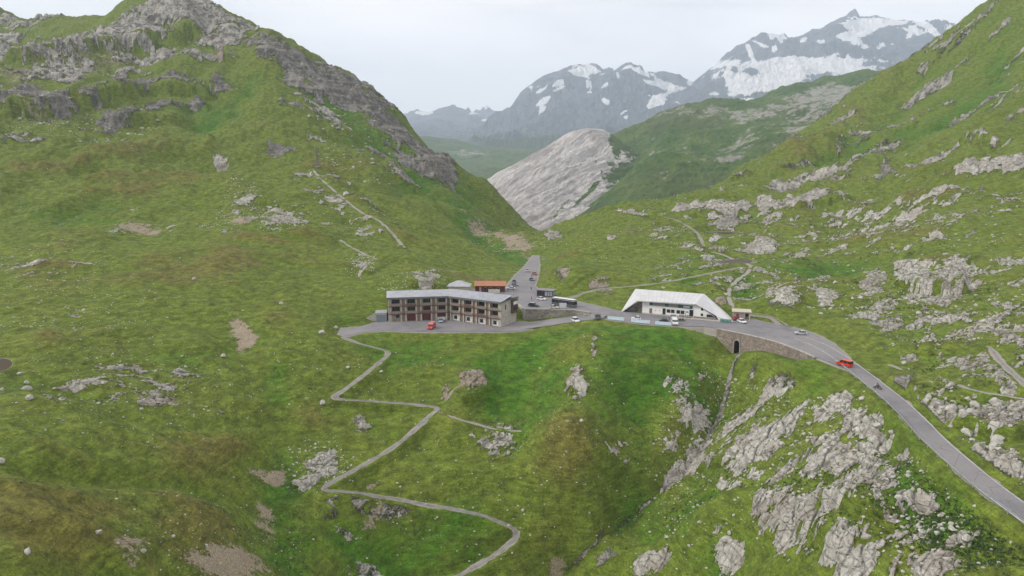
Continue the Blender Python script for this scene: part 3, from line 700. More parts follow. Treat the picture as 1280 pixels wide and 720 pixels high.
def ellmask(X, Y, Z, items, soft=.35, seed=0, wob=.35, lam=300):
    """patches that lie at given bearings and heights on a mountain face"""
    d_ = np.sqrt(X * X + Y * Y)
    dep = Y * CP + (CH - Z) * SP
    U = 640 + FP * X / dep; V = 360 - FP * (Y * SP + (Z - CH) * CP) / dep
    w1 = fbm(X, Z * 1.7 + Y * .3, lam * 1.5, 6, seed + 1, .72) * wob * 2.0; w2 = fbm(X + 900, Z * 1.7 + Y * .3, lam * 1.5, 6, seed + 2, .72) * wob * 2.0
    j1 = fbm(X * .9, Y * .7 + Z, lam * .35, 4, seed + 5, .75) * .55; o = np.zeros(X.shape)
    for (px, py, a, b, t, s) in items:
        c, n = math.cos(R(t)), math.sin(R(t))
        dx = U - px; dy = V - py
        e = np.hypot((dx * c - dy * n) / a + w1 * 1.6, (dx * n + dy * c) / b + w2 * 1.6)
        o = np.maximum(o, s * (1 - sm(1 - soft, 1 + soft, e + j1)))
    return o

SCA = 36
def build_far():
    zero = lambda X: np.zeros(X.shape)
    # scree mountain in the valley mouth
    P = [(598,233,1500),(620,217,1540),(640,207,1580),(660,196,1620),(690,180,1660),(712,166,1690),(735,160,1700),(755,162,1720),(772,171,1750),(790,177,1780),(812,183,1800),(850,186,1850),
         (690,294,1000),(665,275,1080),(640,262,1200),(615,246,1380),(690,262,1130),(700,240,1250),(735,255,1180),(735,215,1400),(760,235,1290),(780,215,1480),(700,205,1480),(660,230,1380),(755,190,1560),(640,300,950),(735,300,930),(800,300,950),(850,240,1250),
         (560,245,1500),(520,250,1500),(560,300,1100)]
    for px, py, r in [(598,233,1500),(660,196,1620),(735,160,1700),(812,183,1800),(880,186,1900)]:
        P.append((px, py + 90, r * 1.35))
    def rough(X, Y, Rr):
        ca, sa = math.cos(R(SCA)), math.sin(R(SCA)); u = X * ca - Y * sa; v = X * sa + Y * ca
        return fbm(u + 7 * perlin(X / 220, Y / 220, 3), v / 7.0, 60, 6, 5, .68, True) * 20 + fbm(X, Y, 200, 3, 8, .5, True) * 6 - 8
    far_sheet('scree_mountain', P, 560, 905, 900, 2300, 520, 620, rough, far_material('pale_scree', 'scree'),
              lambda X, Y, Z, Rr, S: (zero(X), ellmask(X, Y, Z, [(782,176,16,12,-15,1.1),(735,240,26,3,45,.7),(770,178,8,20,0,.8),(830,250,70,70,0,1.2),(700,262,22,3,48,.5)], .3, 3, .3, 60), ellmask(X, Y, Z, [(672,192,30,6,25,.9),(725,163,20,5,0,.5),(755,172,16,10,0,.4)], .5, 4, .3, 60)), ridge=[(598,233,1500),(620,217,1540),(640,207,1580),(660,196,1620),(690,180,1660),(712,166,1690),(735,160,1700),(755,162,1720),(772,171,1750),(790,177,1780),(812,183,1800),(850,186,1850)])
    # green ridges behind the right-hand slope
    P = [(694,293,960),(715,281,985),(745,257,1040),(768,241,1090),(790,216,1150),(812,190,1220),(850,240,1080),(900,215,1160),(800,262,980),(760,285,900),(860,262,980),
         (872,205,1350),(820,184,1500),(780,166,1750),(800,155,1800),(822,146,1850),(845,140,1900),(870,133,1950),(900,130,2000),(930,138,2050),(950,130,2100),(977,115,2150),(1000,110,2200),(1032,101,2250),(1065,98,2300),(1101,96,2350),(1140,94,2400),
         (890,160,1700),(930,165,1650),(960,150,1750),(1000,135,1850),(1040,122,1950),(920,190,1300),(960,175,1350),(1010,160,1400),(1060,140,1500),(1120,120,1600),(1180,110,2400),(1150,150,1300)]
    for px, py, r in [(780,166,1750),(822,146,1850),(870,133,1950),(930,138,2050),(1000,110,2200),(1065,98,2300),(1140,94,2400)]:
        P.append((px, py + 60, r * 1.3))
    P += [(740,235,1500),(700,270,1300),(660,300,1150),(780,234,1480),(780,205,1650),(800,218,1450),(760,252,1300),(740,268,1250),(765,215,1600),(740,200,1700),(812,200,1450)]
    def rough(X, Y, Rr):
        return fbm(X, Y, 330, 5, 15, .5, True) * 18 * sm(1000, 1500, Rr) * 1.6 + fbm(X, Y, 95, 5, 18, .6) * 14 - 6
    far_sheet('green_ridge', P, 680, 1230, 860, 3000, 720, 640, rough, far_material('far_pasture', 'green'),
              lambda X, Y, Z, Rr, S: (ellmask(X, Y, Z, [(1040,118,60,14,12,.62),(960,140,60,12,10,.52),(870,140,60,10,0,.45),(930,175,60,16,30,.45),(1000,150,50,18,30,.5),(850,200,90,40,0,.3)], .5, 6, .3, 120), zero(X), zero(X)))
    # low hills and forest of the valley beyond
    P = [(480,178,4600),(540,176,4500),(570,180,4300),(600,188,4100),(640,192,3900),(700,190,3900),(760,185,3900),(560,212,3100),(590,220,2700),(620,205,3300),(600,236,2100),(560,240,2000),(640,215,2900),(700,215,2900),(500,240,2000),(760,230,2400),(480,210,3000)]
    for px, py, r in [(540,176,4500),(640,192,3900),(760,185,3900)]: P.append((px, py + 30, r * 1.35))
    def rough(X, Y, Rr): return fbm(X, Y, 600, 5, 25, .5, True) * 38 - 10 + fbm(X, Y, 120, 3, 26) * 8
    far_sheet('valley_hill', P, 440, 800, 1900, 6200, 300, 420, rough, far_material('far_forest', 'green'),
              lambda X, Y, Z, Rr, S: (ellmask(X, Y, Z, [(580,192,30,5,0,.5)], .5, 6, .3, 200), zero(X), zero(X)), low=-260)
    # far mountains with snow
    SN = far_material('snow_rock', 'snow')
    ridge = [(480,152,10500),(515,139,10500),(540,141,10000),(550,135,10000),(568,133,10000),(582,138,10000),(590,143,10500),(600,139,11500),(608,130,11500),(617,140,11500),(627,146,11000)]
    P = [(x, y, r) for x, y, r in ridge] + [(x, y + 45, r * 1.25) for x, y, r in ridge[::2]] + [(x, 165, 8000) for x in (470, 520, 560, 600, 640)] + [(x, 186, 6500) for x in (470, 540, 600, 660)] + [(660, 150, 10800), (700, 160, 10500)]
    def rough(X, Y, Rr): return fbm(X, Y, 900, 6, 35, .6, True) * 150 - 40
    far_sheet('blue_mountain', P, 440, 720, 6000, 14000, 400, 300, rough, SN,
              lambda X, Y, Z, Rr, S: (ellmask(X, Y, Z, [(608,133,3,3,0,1),(612,150,12,2,0,.8),(632,151,10,2.5,0,.8),(530,140,12,4,0,.7),(592,142,6,2,0,.8)], .4, 7, .4, 300), ellmask(X, Y, Z, [(560,182,200,12,0,.8)], .5, 8), zero(X)), low=-300, ridge=ridge)
    r1 = [(632,145,7800),(642,130,7800),(652,116,7800),(665,105,7800),(680,95,7900),(695,90,8000),(712,83,8200),(724,80,8300),(735,84,8300),(745,82,8300),(758,90,8200),(766,90,7900),(776,84,7700),(788,78,7600),(797,84,7700),(806,92,8000),
          (815,92,8300),(828,90,8400),(840,94,8400),(852,98,8400),(868,104,8400)]
    P = r1 + [(x, y + 70, r * 1.25) for x, y, r in r1[::3]] + [(640,165,7000),(680,160,6600),(730,150,6600),(788,130,6700),(830,135,6900),(870,140,7000),(660,185,5600),(730,180,5500),(800,180,5500),(870,180,5600),(610,160,7400),(590,172,7200),(600,190,5600),(788,105,7150),(730,115,7300),(690,125,7200)]
    P += [(900,120,8300),(930,130,8300)]
    def rough(X, Y, Rr): return fbm(X, Y, 1300, 8, 45, .62, True) * 300 - 90
    snow = [(733,86,22,6,-12,1.1),(727,92,16,5,-10,1.),(697,104,9,3,20,1),(675,113,6,2,25,.9),(697,111,8,2,25,.9),(680,127,10,4,30,1.),(678,136,5,3,50,1),(757,107,5,2,35,1),(757,126,5,4,-30,1.),(738,115,4,1.5,0,.8),
            (808,92,10,3,-20,1.),(815,104,10,3,-20,1.),(835,108,16,5,-15,1.05),(820,125,14,8,20,1.),(850,112,14,5,-20,1.05),(842,120,10,4,-50,.9),(813,132,5,4,0,.9),(868,115,10,4,0,.9),(780,140,6,1.5,30,.8),(782,146,3,2,0,.9),(772,95,3,5,0,.6),(865,104,7,3,0,.9)]
    far_sheet('snowy_mountain', P, 570, 960, 5000, 11500, 620, 520, rough, SN,
              lambda X, Y, Z, Rr, S: (np.maximum(ellmask(X, Y, Z, snow, .35, 9, .42, 260), .62 * sm(.16, .30, fbm(X, Y, 420, 5, 91, .6)) * sm(650, 1000, Z + .05 * X)), ellmask(X, Y, Z, [(720,200,220,32,0,.9)], .6, 11), zero(X)), low=-300, ridge=r1)
    r2 = [(866,104,8200),(875,98,8200),(887,88,8200),(898,80,8200),(908,68,8200),(920,60,8200),(932,52,8100),(944,46,8000),(952,41,8000),(960,47,8100),(968,47,8300),(980,46,8400),(992,48,8500),(997,52,8500),(1003,44,8500),(1015,36,8400),(1030,31,8300),
          (1044,24,8200),(1051,19,8200),(1060,24,8300),(1075,22,8800),(1095,21,8900),(1110,26,8700),(1125,27,8700),(1145,27,8700),(1158,25,8700),(1168,33,8800),(1180,44,8900),(1192,38,9300),(1203,42,9300),(1230,50,9300)]
    P = r2 + [(x, y + 90, r * 1.25) for x, y, r in r2[::4]] + [(880,120,7700),(905,100,7500),(950,62,7600),(950,80,7300),(1000,72,7500),(1050,50,7800),(1000,90,7000),(1050,75,7200),(1100,60,7600),(1080,92,6900),(1110,95,6900),(1150,70,7400),(930,112,6700),(980,112,6600),
              (900,140,6500),(960,135,6000),(1020,120,6200),(1080,120,6100),(1150,110,6400),(880,175,5400),(960,170,5300),(1060,165,5300),(1150,160,5400),(1230,120,6400),(1250,160,5400),(840,130,7600),(820,160,6400),(810,190,5400)]
    def rough(X, Y, Rr): return fbm(X, Y, 1200, 7, 55, .55, True) * 110 * (1 - .75 * sm(60, 78, 0 * X)) - 25
    snow = [(990,86,78,13,0,1.15),(945,95,42,15,-5,1.15),(1050,80,52,8,0,1.15),(1070,88,36,8,0,1.1),(985,100,30,8,10,1.05),(915,92,12,16,-20,1.05),(925,105,20,10,-20,1.1),(1020,98,20,6,-5,.9),
            (938,66,3,14,25,1.0),(950,55,12,2,-25,.9),(968,60,4,6,0,.6),(1005,50,6,2.5,30,.9),(1027,52,5,3,0,.8),(1070,42,20,5,10,1.),(1062,46,14,4,10,1.),(1085,28,36,6,0,1.15),(1075,32,20,8,0,1.),(1125,28,12,3,0,1.1),(1166,38,18,4,-38,1.15),(1155,30,10,4,-20,1.05),(1197,44,12,3,20,1.1),(1190,38,6,4,0,1.1),
            (910,134,7,5,-30,1.),(902,126,10,3,0,.9),(893,117,6,2,0,.9),(935,124,12,2,0,.8),(965,124,12,2,0,.8),(915,117,8,3,0,.8),(905,140,6,2,0,.8)]
    hole = [(938,90,11,5,0,1.1),(1027,97,14,9,-15,1.0),(1082,80,9,4,10,.8),(918,88,5,7,-20,.8)]
    def at2(X, Y, Z, Rr, S):
        s = np.maximum(ellmask(X, Y, Z, snow, .25, 10, .33, 260), .62 * sm(.16, .30, fbm(X, Y, 420, 5, 92, .6)) * sm(700, 1000, Z)) * (1 - .9 * ellmask(X, Y, Z, hole, .5, 12, .5, 300)); return s, ellmask(X, Y, Z, [(980,190,260,34,0,.9)], .6, 13), 0 * X
    def rough2(X, Y, Rr): return (fbm(X, Y, 1400, 8, 55, .62, True) * 300 - 90)
    far_sheet('glacier_mountain', P, 800, 1300, 5000, 12500, 820, 560, rough2, SN, at2, low=-300, ridge=r2)
    # country underneath everything
    bm = bmesh.new(); bmesh.ops.create_circle(bm, cap_ends=True, cap_tris=True, segments=96, radius=30000)
    me = bpy.data.meshes.new('ground'); bm.to_mesh(me); bm.free(); me.materials.append(far_material('low_country', 'green'))
    o = bpy.data.objects.new('ground', me); o.location.z = -330; COL.objects.link(o); o['kind'] = 'structure'

def build_light():
    cam = bpy.data.cameras.new('camera'); cam.lens = 24; cam.sensor_width = 36; cam.clip_start = .5; cam.clip_end = 60000
    c = bpy.data.objects.new('camera', cam); c.location = (0, 0, CH); c.rotation_euler = (R(80), 0, 0); COL.objects.link(c); SC.camera = c
    w = bpy.data.worlds.new('World'); SC.world = w; w.use_nodes = True; nt = w.node_tree; nt.nodes.clear(); N = NT(nt)
    out = N.n('ShaderNodeOutputWorld'); bg = N.n('ShaderNodeBackground'); N.l(bg.outputs[0], out.inputs[0])
    sky = N.n('ShaderNodeTexSky', sky_type='NISHITA', sun_disc=False); sky.sun_elevation = R(34); sky.sun_rotation = R(SUNROT); sky.air_density = 1; sky.dust_density = 2
    tc = N.n('ShaderNodeTexCoord').outputs['Generated']; sp = N.n('ShaderNodeSeparateXYZ'); N.l(tc, sp.inputs[0])
    e = sp.outputs[2]
    cl = N.noise(1.6, 6, .58, vec=N.scale(tc, (1, 1, 4.5)), dist=.4)
    ov = N.mix(N.rng(cl, .3, .7), (5.0, 4.85, 4.9), (7.7, 7.2, 7.05))                   # overcast deck
    ov = N.mix(N.rng(e, .0, .20, .65, 0), ov, (6.3, 6.1, 6.15))
    c_ = N.mix(.94, sky.outputs[0], ov); N.l(c_, bg.inputs[0]); bg.inputs[1].default_value = WORLD_K
    s = bpy.data.lights.new('sun', 'SUN'); s.energy = SUN_E; s.angle = R(10); s.color = (1, .96, .9)
    so = bpy.data.objects.new('sun', s); COL.objects.link(so)
    a = R(SUNROT); el = R(34); d = Vector((math.sin(a) * math.cos(el), math.cos(a) * math.cos(el), math.sin(el)))
    so.rotation_euler = d.to_track_quat('Z', 'Y').to_euler()
    v = SC.view_settings; SC.display_settings.display_device = 'sRGB'; v.view_transform = 'Standard'; v.look = 'None'; v.gamma = 1; v.exposure = EXPO
    # air
    bm = bmesh.new(); bmesh.ops.create_cube(bm, size=1)
    for q in bm.verts: q.co = Vector((q.co.x * 26000, q.co.y * 17000 + 7000, (q.co.z + .5) * 2500 - 340))
    me = bpy.data.meshes.new('haze'); bm.to_mesh(me); bm.free()
    m = bpy.data.materials.new('air'); m.use_nodes = True; nt = m.node_tree; nt.nodes.clear(); N = NT(nt)
    o_ = N.n('ShaderNodeOutputMaterial'); pv = N.n('ShaderNodeVolumePrincipled'); N.l(pv.outputs[0], o_.inputs['Volume'])
    pv.inputs['Color'].default_value = (.73, .85, 1, 1); pv.inputs['Density'].default_value = HAZE; pv.inputs['Anisotropy'].default_value = .0; pv.inputs['Density Attribute'].default_value = ''; pv.inputs['Temperature Attribute'].default_value = ''
    me.materials.append(m); o = bpy.data.objects.new('haze', me); COL.objects.link(o); o['kind'] = 'stuff'; o['label'] = 'pale blue mountain haze filling the valley'; o['category'] = 'haze'
    cy = SC.cycles; cy.use_denoising = True; cy.max_bounces = 6; cy.diffuse_bounces = 3; cy.glossy_bounces = 2; cy.volume_bounces = 2; cy.transmission_bounces = 3
    cy.volume_step_rate = 8; cy.volume_max_steps = 32; cy.use_adaptive_sampling = True; cy.adaptive_threshold = .02
SUNROT, WORLD_K, SUN_E, EXPO, HAZE = -98, 0.105, 1.5, 0.92, .78 / 8000
# ------------------------------------------------------------------ object helpers
MATS = {}
def paint(name, col, rough=.6, var=.12, scale=2.0, metal=0.0, spec=.4, bump=0.0, col2=None, vec=None):
    if name in MATS: return MATS[name]
    m, nt, b = mat(name); N = NT(nt)
    f = N.noise(scale, 4, .6, vec=N.scale(N.geo(), vec) if vec else None)
    c2 = col2 or tuple(min(1, c * (1 + var)) for c in col); c1 = tuple(c * (1 - var) for c in col) if not col2 else col
    c = N.mix(N.rng(f, .3, .7), c1, c2)
    N.l(c, b.inputs['Base Color']); b.inputs['Roughness'].default_value = rough; b.inputs['Metallic'].default_value = metal; b.inputs['Specular IOR Level'].default_value = spec
    if bump: N.l(N.bump(f, bump, .1), b.inputs['Normal'])
    MATS[name] = m
    return m

def masonry(name, a, c, sx=1.2, sz=.6):
    if name in MATS: return MATS[name]
    m, nt, b = mat(name); N = NT(nt)
    v = N.scale(N.geo(), (sx, sx, sx * 1.9)); e = N.vor(1, 'DISTANCE_TO_EDGE', vec=v); cc = N.vor(1, vec=v, out='Color')
    s = N.n('ShaderNodeSeparateColor'); N.l(cc, s.inputs[0])
    col = N.mix(s.outputs[0], a, c); col = N.mix(N.rng(e, 0, .07, .8, 0), col, tuple(q * .35 for q in a)); col = N.mix(N.rng(N.noise(.35, 4), .45, .7, 0, .5), col, tuple(q * .55 for q in a))
    N.l(col, b.inputs['Base Color']); N.l(N.bump(N.rng(e, 0, .12), .8, .12), b.inputs['Normal']); b.inputs['Roughness'].default_value = .9
    MATS[name] = m
    return m

def asphalt():
    if 'asphalt' in MATS: return MATS['asphalt']
    m, nt, b = mat('asphalt'); N = NT(nt)
    f = N.noise(.18, 5, .65); g = N.noise(2.5, 4, .7); w = N.noise(.035, 3)
    c = N.mix(N.rng(f, .32, .68), (.165, .158, .170), (.235, .225, .235)); c = N.mix(N.rng(w, .4, .62, 0, .7), c, (.27, .255, .25))
    c = N.mix(N.rng(g, .35, .7, 0, .3), c, (.10, .10, .105))
    cr = N.vor(.16, 'DISTANCE_TO_EDGE'); c = N.mix(N.rng(cr, 0, .012, .5, 0), c, (.06, .06, .06))
    N.l(c, b.inputs['Base Color']); N.l(N.bump(g, .3, .03), b.inputs['Normal']); b.inputs['Roughness'].default_value = .8
    MATS['asphalt'] = m
    return m

def gravel():
    if 'gravel' in MATS: return MATS['gravel']
    m, nt, b = mat('gravel'); N = NT(nt)
    f = N.noise(.5, 5, .7); g = N.noise(4, 4, .7)
    c = N.mix(N.rng(f, .3, .7), (.17, .16, .15), (.31, .295, .28)); c = N.mix(N.rng(g, .35, .7, .0, .5), c, (.16, .15, .13))
    N.l(c, b.inputs['Base Color']); N.l(N.bump(g, .6, .08), b.inputs['Normal'])
    MATS['gravel'] = m
    return m

def glass(name='dark_glass', col=(.02, .025, .03)):
    return paint(name, col, .12, .1, 1, 0, .6)

class MB:
    def __init__(s, M=None): s.bm = bmesh.new(); s.M = M or Matrix()
    def face(s, pts):
        vs = [s.bm.verts.new(s.M @ Vector(p)) for p in pts]
        return s.bm.faces.new(vs)
    def box(s, c, d, rz=0, bev=0, taper=1.0, tx=None):
        tx = taper if tx is None else tx
        T = Matrix.Translation(c) @ Matrix.Rotation(rz, 4, 'Z'); hx, hy, hz = d[0] / 2, d[1] / 2, d[2] / 2
        P = [(-hx, -hy, -hz), (hx, -hy, -hz), (hx, hy, -hz), (-hx, hy, -hz), (-hx * tx, -hy * taper, hz), (hx * tx, -hy * taper, hz), (hx * tx, hy * taper, hz), (-hx * tx, hy * taper, hz)]
        v = [s.bm.verts.new(s.M @ T @ Vector(p)) for p in P]
        F = [s.bm.faces.new([v[i] for i in f]) for f in ((3, 2, 1, 0), (4, 5, 6, 7), (0, 1, 5, 4), (1, 2, 6, 5), (2, 3, 7, 6), (3, 0, 4, 7))]
        if bev: bmesh.ops.bevel(s.bm, geom=list({e for f in F for e in f.edges}), offset=bev, segments=2, affect='EDGES')
        return s
    def prism(s, poly, y0, y1, w0=1, w1=1):
        """side profile (x, z) pushed from y0 to y1"""
        a = [s.bm.verts.new(s.M @ Vector((x, y0, z))) for x, z in poly]; b = [s.bm.verts.new(s.M @ Vector((x, y1, z))) for x, z in poly]
        n = len(poly); F = [s.bm.faces.new(a[::-1]), s.bm.faces.new(b)]
        for i in range(n): F.append(s.bm.faces.new([a[i], a[(i + 1) % n], b[(i + 1) % n], b[i]]))
        return F
    def hexa(s, bot, top):
        v = [s.bm.verts.new(s.M @ Vector(p)) for p in list(bot) + list(top)]; n = len(bot)
        s.bm.faces.new(v[:n][::-1]); s.bm.faces.new(v[n:])
        for i in range(n): s.bm.faces.new([v[i], v[(i + 1) % n], v[n + (i + 1) % n], v[n + i]])
        return s
    def cyl(s, a, b, r, seg=10, r2=None):
        a = Vector(a); b = Vector(b); d = b - a; q = d.to_track_quat('Z', 'Y'); r2 = r if r2 is None else r2
        A = [s.bm.verts.new(s.M @ (a + q @ Vector((r * math.cos(t), r * math.sin(t), 0)))) for t in [2 * math.pi * i / seg for i in range(seg)]]
        B = [s.bm.verts.new(s.M @ (b + q @ Vector((r2 * math.cos(t), r2 * math.sin(t), 0)))) for t in [2 * math.pi * i / seg for i in range(seg)]]
        s.bm.faces.new(A[::-1]); s.bm.faces.new(B)
        for i in range(seg): s.bm.faces.new([A[i], A[(i + 1) % seg], B[(i + 1) % seg], B[i]])
        return s
    def sheet(s, loops, z=0):
        L = [[Vector((p[0], p[1], p[2] if len(p) > 2 else z)) for p in lp] for lp in loops]
        T = tessellate_polygon(L); fl = [p for lp in L for p in lp]; v = [s.bm.verts.new(s.M @ p) for p in fl]
        for t in T:
            try: s.bm.faces.new([v[i] for i in t])
            except ValueError: pass
        return s
    def build(s, name, m, parent=None, bevel=0, smooth=False):
        bmesh.ops.recalc_face_normals(s.bm, faces=s.bm.faces)
        if bevel: bmesh.ops.bevel(s.bm, geom=list(s.bm.edges), offset=bevel, segments=2, affect='EDGES', clamp_overlap=True)
        me = bpy.data.meshes.new(name); s.bm.to_mesh(me); s.bm.free(); me.materials.append(m)
        if smooth: me.polygons.foreach_set('use_smooth', [True] * len(me.polygons))
        o = bpy.data.objects.new(name, me); COL.objects.link(o)
        if parent is not None: o.parent = parent
        return o

def thing(name, label, cat, loc=(0, 0, 0), rz=0, group=None):
    o = bpy.data.objects.new(name, None); o.empty_display_size = .3; COL.objects.link(o); o.location = loc; o.rotation_euler = (0, 0, rz)
    o['label'] = label; o['category'] = cat
    if group: o['group'] = group
    return o

def struct(o): o['kind'] = 'structure'; return o

def up(o):      # sheets face the sky
    me = o.data; bm = bmesh.new(); bm.from_mesh(me)
    for f in bm.faces:
        if f.normal.z < 0: f.normal_flip()
    bm.to_mesh(me); bm.free(); return o

def ribbon(name, L, hw, dz, m, jag=0, cross=5, cambers=.04):
    P = L[:, :2]; t = np.gradient(P, axis=0); t /= np.hypot(t[:, 0], t[:, 1])[:, None] + 1e-9; n = np.c_[-t[:, 1], t[:, 0]]
    bm = bmesh.new(); rows = []
    for i in range(len(L)):
        j1 = jag * perlin(np.array([i * .31]), np.array([hw * 7.3]), 3)[0]; j2 = jag * perlin(np.array([i * .31]), np.array([hw * 3.1 + 40]), 4)[0]
        row = []
        for k in range(cross):
            u = -1 + 2 * k / (cross - 1); w = hw + (j1 if u < 0 else j2)
            row.append(bm.verts.new((P[i, 0] + n[i, 0] * u * w, P[i, 1] + n[i, 1] * u * w, L[i, 2] + dz + cambers * (1 - u * u))))
        rows.append(row)
    for a, b in zip(rows, rows[1:]):
        for k in range(cross - 1): bm.faces.new([a[k], a[k + 1], b[k + 1], b[k]])
    me = bpy.data.meshes.new(name); bm.to_mesh(me); bm.free(); me.materials.append(m)
    o = bpy.data.objects.new(name, me); COL.objects.link(o); return up(o)

def build_roads():
    A = asphalt(); G = gravel()
    struct(up(MB().sheet([FORE], .0).build('forecourt', A)))
    struct(up(MB().sheet([LOW], -4.0).build('car_park', A)))
    struct(ribbon('lane', LANE, 5.0, .012, A)); struct(ribbon('mountain_road', MROAD, 2.7, .012, A, .12))
    white = paint('road_paint', (.50, .50, .48), .7, .25, .7)
    for off in (-2.45, 2.45):
        t = np.gradient(MROAD[:, :2], axis=0); t /= np.hypot(t[:, 0], t[:, 1])[:, None]
        L = MROAD.copy(); L[:, 0] += -t[:, 1] * off; L[:, 1] += t[:, 0] * off
        struct(ribbon('edge_line', L, .09, .03, white, cross=2, cambers=0))
    struct(ribbon('track', TRACK, .68, .0, G, .6))
    for nm, L, hw in PATHS[1:]:
        if hw in (1.0, .9) and nm == 'footpath': struct(ribbon('footpath', L, hw * .42, .0, G, .35, cross=3))
    # ponds
    m, nt, b = mat('pond_water'); N = NT(nt); b.inputs['Base Color'].default_value = (.065, .048, .028, 1); b.inputs['Roughness'].default_value = .4; b.inputs['Specular IOR Level'].default_value = .05
    N.l(N.bump(N.noise(1.2, 3), .06, .1), b.inputs['Normal'])
    for o, M, zl, rad in _pw:
        I = np.linalg.inv(M); pts = []
        for k in range(40):
            a = 2 * math.pi * k / 40; q = o + I @ (np.array([math.cos(a), math.sin(a)]) * 1.08); pts.append((q[0], q[1], zl - .02))
        struct(up(MB().sheet([pts]).build('pond', m)))

# ------------------------------------------------------------------ culvert wall
def build_walls():
    st = masonry('roadside_masonry', (.22, .18, .15), (.36, .30, .255), 1.3)
    dk = paint('culvert_painted_shade', (.05, .045, .04), .95, .3, 1)  # near-black lining colour imitates the shade deep in the culvert
    n = len(_wl); s = np.r_[0, np.cumsum(np.hypot(*np.diff(_wl[:, :2], axis=0).T))]
    root = thing('road_embankment_wall', 'long stone embankment wall under the mountain road, pierced by one arched culvert', 'wall', (_wl[CULV_I, 0], _wl[CULV_I, 1], 0))
    o = np.array(root.location)
    def P(sv, z, off):
        x = np.interp(sv, s, _wl[:, 0]); y = np.interp(sv, s, _wl[:, 1]); nx = np.interp(sv, s, WNORM[:, 0]); ny = np.interp(sv, s, WNORM[:, 1])
        return (x + nx * off - o[0], y + ny * off - o[1], z)
    sc = s[CULV_I]; hw, sp = 1.15, 4.0
    zb = -7.6
    mb = MB()
    def strip(s0, s1, zt, zbf, steps):
        for k in range(steps):
            a = s0 + (s1 - s0) * k / steps; b = s0 + (s1 - s0) * (k + 1) / steps
            mb.hexa([P(a, zbf(a), .9), P(b, zbf(b), .9), P(b, zbf(b), .1), P(a, zbf(a), .1)], [P(a, zt(a), .55), P(b, zt(b), .55), P(b, zt(b), .0), P(a, zt(a), .0)])
    base = lambda a: float(np.interp(a, s, _wl[:, 2])) - 1.2
    top = lambda a: .12
    strip(0, sc - hw, top, base, 14); strip(sc + hw, s[-1], top, base, 40)
    arch = lambda a: -7.6 + sp + math.sqrt(max(0, hw * hw - (a - sc) ** 2)) + .0
    strip(sc - hw, sc + hw, top, arch, 12)
    mb.build('wall', st, root)
    t = MB()                                     # tunnel lining
    pr = [(-hw, -8.2)] + [(-hw, zb + sp)] + [(hw * math.cos(math.pi * (1 - k / 8)), zb + sp + hw * math.sin(math.pi * (1 - k / 8))) for k in range(1, 8)] + [(hw, zb + sp), (hw, -8.2)]
    for (a, za), (b, zc) in zip(pr, pr[1:]): t.face([P(sc + a, za, .5), P(sc + b, zc, .5), P(sc + b, zc, -6.3), P(sc + a, za, -6.3)])
    t.face([P(sc - hw, -8.2, -6.2), P(sc + hw, -8.2, -6.2), P(sc + hw, zb + sp + hw, -6.2), P(sc - hw, zb + sp + hw, -6.2)])
    t.build('culvert_tunnel', dk, root)
    r = MB(); pts = pr                            # dressed arch ring
    for (a, za), (b, zc) in zip(pr, pr[1:]):
        k = 1.22
        def O(a_, z_): return (a_ * k, z_ if z_ <= zb + sp else zb + sp + (z_ - zb - sp) * k)
        a2, z2 = O(a, za); b2, z3 = O(b, zc)
        r.hexa([P(sc + a, za, .80), P(sc + b, zc, .80), P(sc + b2, z3, .80), P(sc + a2, z2, .80)], [P(sc + a, za, 1.0), P(sc + b, zc, 1.0), P(sc + b2, z3, 1.0), P(sc + a2, z2, 1.0)])
    r.build('arch_ring', paint('arch_stone', (.36, .33, .29), .9, .2, 2), root)
    c = MB()
    for k in range(60):
        a = s[-1] * k / 60; b = s[-1] * (k + 1) / 60 - .04
        c.hexa([P(a, .13, .68), P(b, .13, .68), P(b, .13, .08), P(a, .13, .08)], [P(a, .42, .66), P(b, .42, .66), P(b, .42, .1), P(a, .42, .1)])
    c.build('coping', paint('coping_stone', (.38, .36, .33), .9, .2, 1), root)
    # guard rail on towards the bend
    t_ = np.gradient(MROAD[:, :2], axis=0); t_ /= np.hypot(t_[:, 0], t_[:, 1])[:, None]
    G = MROAD[8:64]; gt = t_[8:64]; off = 3.0
    E = np.c_[G[:, 0] + gt[:, 1] * off, G[:, 1] - gt[:, 0] * off]
    root = thing('guardrail', 'low steel guardrail along the valley edge of the mountain road', 'guardrail', (E[0, 0], E[0, 1], 0)); o = E[0]
    stl = paint('galvanised', (.42, .43, .44), .5, .2, 1, .4)
    r = MB()
    for a, b in zip(E, E[1:]):
        a = a - o; b = b - o
        r.hexa([(a[0], a[1], .48), (b[0], b[1], .48), (b[0] + .06, b[1] + .06, .48), (a[0] + .06, a[1] + .06, .48)], [(a[0], a[1], .78), (b[0], b[1], .78), (b[0] + .06, b[1] + .06, .78), (a[0] + .06, a[1] + .06, .78)])
    r.build('rail', stl, root)
    pm = None
    for k in range(0, len(E), 2):
        p = E[k] - o
        if pm is None: pm = MB().box((0, 0, .25), (.14, .14, .95)).build('post', stl, root); pm.location = (p[0], p[1], 0)
        else:
            q = pm.copy(); COL.objects.link(q); q.parent = root; q.location = (p[0], p[1], 0)
    # terrace walls beside the hotel
    T = zline([(646,379.5,0),(657,387.6,0),(690,387.8,0),(720,388.8,0),(738,391.8,0)]); bz = [-4.6, -4.8, -3.7, -2.5, -1.1]
